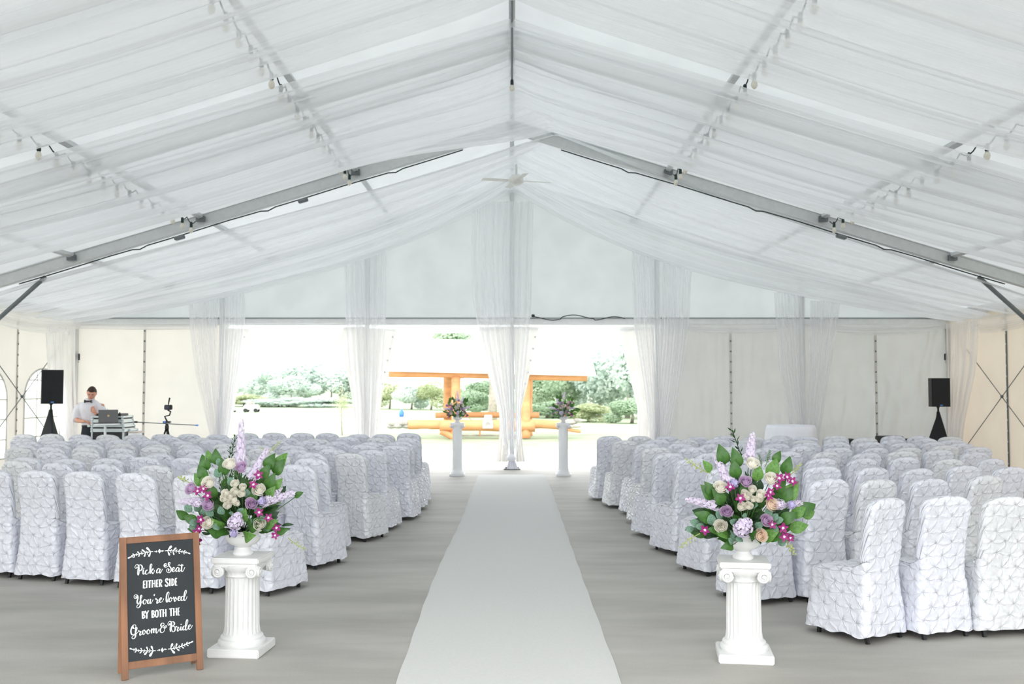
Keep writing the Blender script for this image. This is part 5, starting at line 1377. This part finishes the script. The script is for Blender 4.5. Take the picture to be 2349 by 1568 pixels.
for px in (1102, 1155): log('rail_post', (op(px, 1000, YO + 1.2).x, 1.2, 0), (op(px, 1000, YO + 1.2).x, 1.2, .22), .03)
MB().tube([op(1060, 998, YO + 1.2), op(1190, 998, YO + 1.2)], .03, 6).build('low_rail', M['rock'], sh)
o = empty('water_jug', at(922, 946, YO + .1)); tag(o, 'blue jug standing on the grey end of the log', 'jug')
MB().lathe([(.07, -.14), (.085, -.05), (.08, .03), (.03, .08), (.03, .12)], n=16).build('body', M['blue'], o, True); MB().lathe([(.035, .12), (.035, .15)], n=12).build('cap', M['white_paint'], o)

def crown(seed, n, mt):
    rnd = random.Random(seed); blobs = [(Vector((rnd.uniform(-.55, .55), rnd.uniform(-.45, .45), rnd.uniform(-.55, .7))), rnd.uniform(.30, .5)) for _ in range(9)]
    v = []; f = []
    for k in range(n):
        c, r = blobs[k % 9]; d = Vector((rnd.gauss(0, 1), rnd.gauss(0, 1), rnd.gauss(0, 1))).normalized(); p = c + d * r * rnd.uniform(.6, 1.05) ** .6
        a = Vector((rnd.gauss(0, 1), rnd.gauss(0, 1), rnd.gauss(0, 1))).normalized(); b = a.cross(d).normalized() if abs(a.dot(d)) < .98 else Vector((1, 0, 0)); s = rnd.uniform(.035, .07)
        o_ = len(v); v += [p - a * s, p + b * s * .6, p + a * s, p - b * s * .6]; f.append((o_, o_ + 1, o_ + 2, o_ + 3))
    me = bpy.data.meshes.new('crown'); me.from_pydata([tuple(q) for q in v], [], f); me.materials.append(mt); me.update(); return me
CR = {m: [crown(s + i, 5200, M[m]) for s in (1, 2)] for i, m in enumerate(('treeleaf', 'treeleaf2', 'treeleaf3'))}
TRK = MB().tube([(0, 0, 0), (.02, 0, .4), (0, .01, 1)], [.035, .025, .012], 8); TRK = shared(TRK, 'trunk', M['bark'])
def tree(px, Y, base, top, wpx, mt, label, group=None, k=0, bush=False):
    x = at(px, 900, Y).x; s = F / Y; zt = at(px, top, Y).z; zb = max(0, at(px, base, Y).z); wd = wpx / s
    r = empty('tree' if not bush else 'bush', (x, Y, -.03)); tag(r, label, 'tree' if not bush else 'bush', group)
    c = bpy.data.objects.new('crown', CR[mt][k % 2]); C.objects.link(c); c.parent = r; h = zt - zb
    c.location = (0, 0, zb * .4 + h * .46); c.scale = (wd * .5, wd * .45, h * .56); c.rotation_euler = (0, 0, k * 1.3)
    t = bpy.data.objects.new('trunk', TRK); C.objects.link(t); t.parent = r; t.scale = (max(3, h) * .9, max(3, h) * .9, zb + h * .6)
# hazy wood seen through the left opening
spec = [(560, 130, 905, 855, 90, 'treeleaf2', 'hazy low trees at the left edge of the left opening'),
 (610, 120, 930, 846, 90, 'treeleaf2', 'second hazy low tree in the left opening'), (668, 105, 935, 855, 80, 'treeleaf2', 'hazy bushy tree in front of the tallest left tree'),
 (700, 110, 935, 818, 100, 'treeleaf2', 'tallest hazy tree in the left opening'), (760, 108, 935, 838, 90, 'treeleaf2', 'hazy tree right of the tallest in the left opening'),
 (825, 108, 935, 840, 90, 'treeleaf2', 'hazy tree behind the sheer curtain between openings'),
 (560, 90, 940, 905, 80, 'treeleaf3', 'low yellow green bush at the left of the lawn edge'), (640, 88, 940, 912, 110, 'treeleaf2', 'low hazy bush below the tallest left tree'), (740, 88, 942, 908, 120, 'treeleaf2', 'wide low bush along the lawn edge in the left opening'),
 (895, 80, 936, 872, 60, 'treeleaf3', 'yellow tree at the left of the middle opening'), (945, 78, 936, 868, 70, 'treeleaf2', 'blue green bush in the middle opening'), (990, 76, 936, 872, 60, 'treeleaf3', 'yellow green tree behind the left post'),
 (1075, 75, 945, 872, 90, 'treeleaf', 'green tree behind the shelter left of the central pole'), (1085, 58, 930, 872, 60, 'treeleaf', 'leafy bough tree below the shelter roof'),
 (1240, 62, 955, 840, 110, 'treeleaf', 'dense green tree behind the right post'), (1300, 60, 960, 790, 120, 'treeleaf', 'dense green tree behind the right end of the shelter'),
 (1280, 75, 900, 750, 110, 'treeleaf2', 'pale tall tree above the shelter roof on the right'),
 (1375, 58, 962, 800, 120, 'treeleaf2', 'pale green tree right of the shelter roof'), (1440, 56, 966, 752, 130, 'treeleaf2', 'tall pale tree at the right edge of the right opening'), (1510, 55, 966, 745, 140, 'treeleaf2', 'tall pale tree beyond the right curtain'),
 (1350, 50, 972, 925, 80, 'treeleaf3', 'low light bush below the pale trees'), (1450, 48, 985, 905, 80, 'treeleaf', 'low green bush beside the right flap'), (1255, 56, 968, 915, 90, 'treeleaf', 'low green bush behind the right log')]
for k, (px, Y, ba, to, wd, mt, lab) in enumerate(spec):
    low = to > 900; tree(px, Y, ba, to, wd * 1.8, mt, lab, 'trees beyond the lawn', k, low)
# tree with bare trunk behind the shelter
r = empty('tree', (at(1130, 900, 52).x, 52, -.03)); tag(r, 'tree with pale bare trunk rising above the shelter roof', 'tree', 'trees beyond the lawn')
MB().tube([(0, 0, 0), (.05, 0, 1.4), (.02, 0, 2.8), (-.1, 0, 4)], [.26, .2, .17, .12], 10).build('trunk', M['bark'], r, True)
c = bpy.data.objects.new('crown', CR['treeleaf'][0]); C.objects.link(c); c.parent = r; c.location = (-1.3, 0, 3.4); c.scale = (2.1, 1.6, 1.5)
# young tree on the lawn
r = empty('sapling', (at(786, 990, 36).x, 36, -.03)); tag(r, 'thin young tree with a small loose crown on the lawn', 'tree')
MB().tube([(0, 0, 0), (-.05, 0, .8), (0, 0, 1.8)], [.025, .02, .012], 6).build('trunk', M['bark'], r, True)
v = []; f = []; rnd = random.Random(4)
for k in range(420):
    p = Vector((rnd.gauss(0, .16), rnd.gauss(0, .16), 1.2 + rnd.gauss(0, .22))); a = Vector((rnd.gauss(0, 1), rnd.gauss(0, 1), rnd.gauss(0, 1))).normalized(); b = a.orthogonal().normalized(); s = .035
    o_ = len(v); v += [p - a * s, p + b * s * .5, p + a * s, p - b * s * .5]; f.append((o_, o_ + 1, o_ + 2, o_ + 3))
mesh_obj('crown', v, f, M['treeleaf3'], r, False)
# small white carts far out on the lawn
for px, sc_, lab in ((578, 1, 'small white cart far out on the lawn'), (531, .6, 'tiny white cart at the edge of the left curtain')):
    p = at(px, 942, 68); r = empty('lawn_cart', (p.x, 68, 0)); r.scale = (sc_,) * 3; tag(r, lab, 'cart')
    MB().box((0, 0, .35), (1.0, .6, .35), None, .08).build('body', M['metalroof'], r); MB().box((-.1, 0, .62), (.5, .5, .2), None, .05).build('seat', M['rock'], r)
    for s in (-1, 1):
        for q in (-1, 1): MB().lathe([(.14, -.04), (.14, .04)], n=14).build('wheel', M['black'], r, loc=(s * .35, q * .28, .14), rot=(PI / 2, 0, 0))
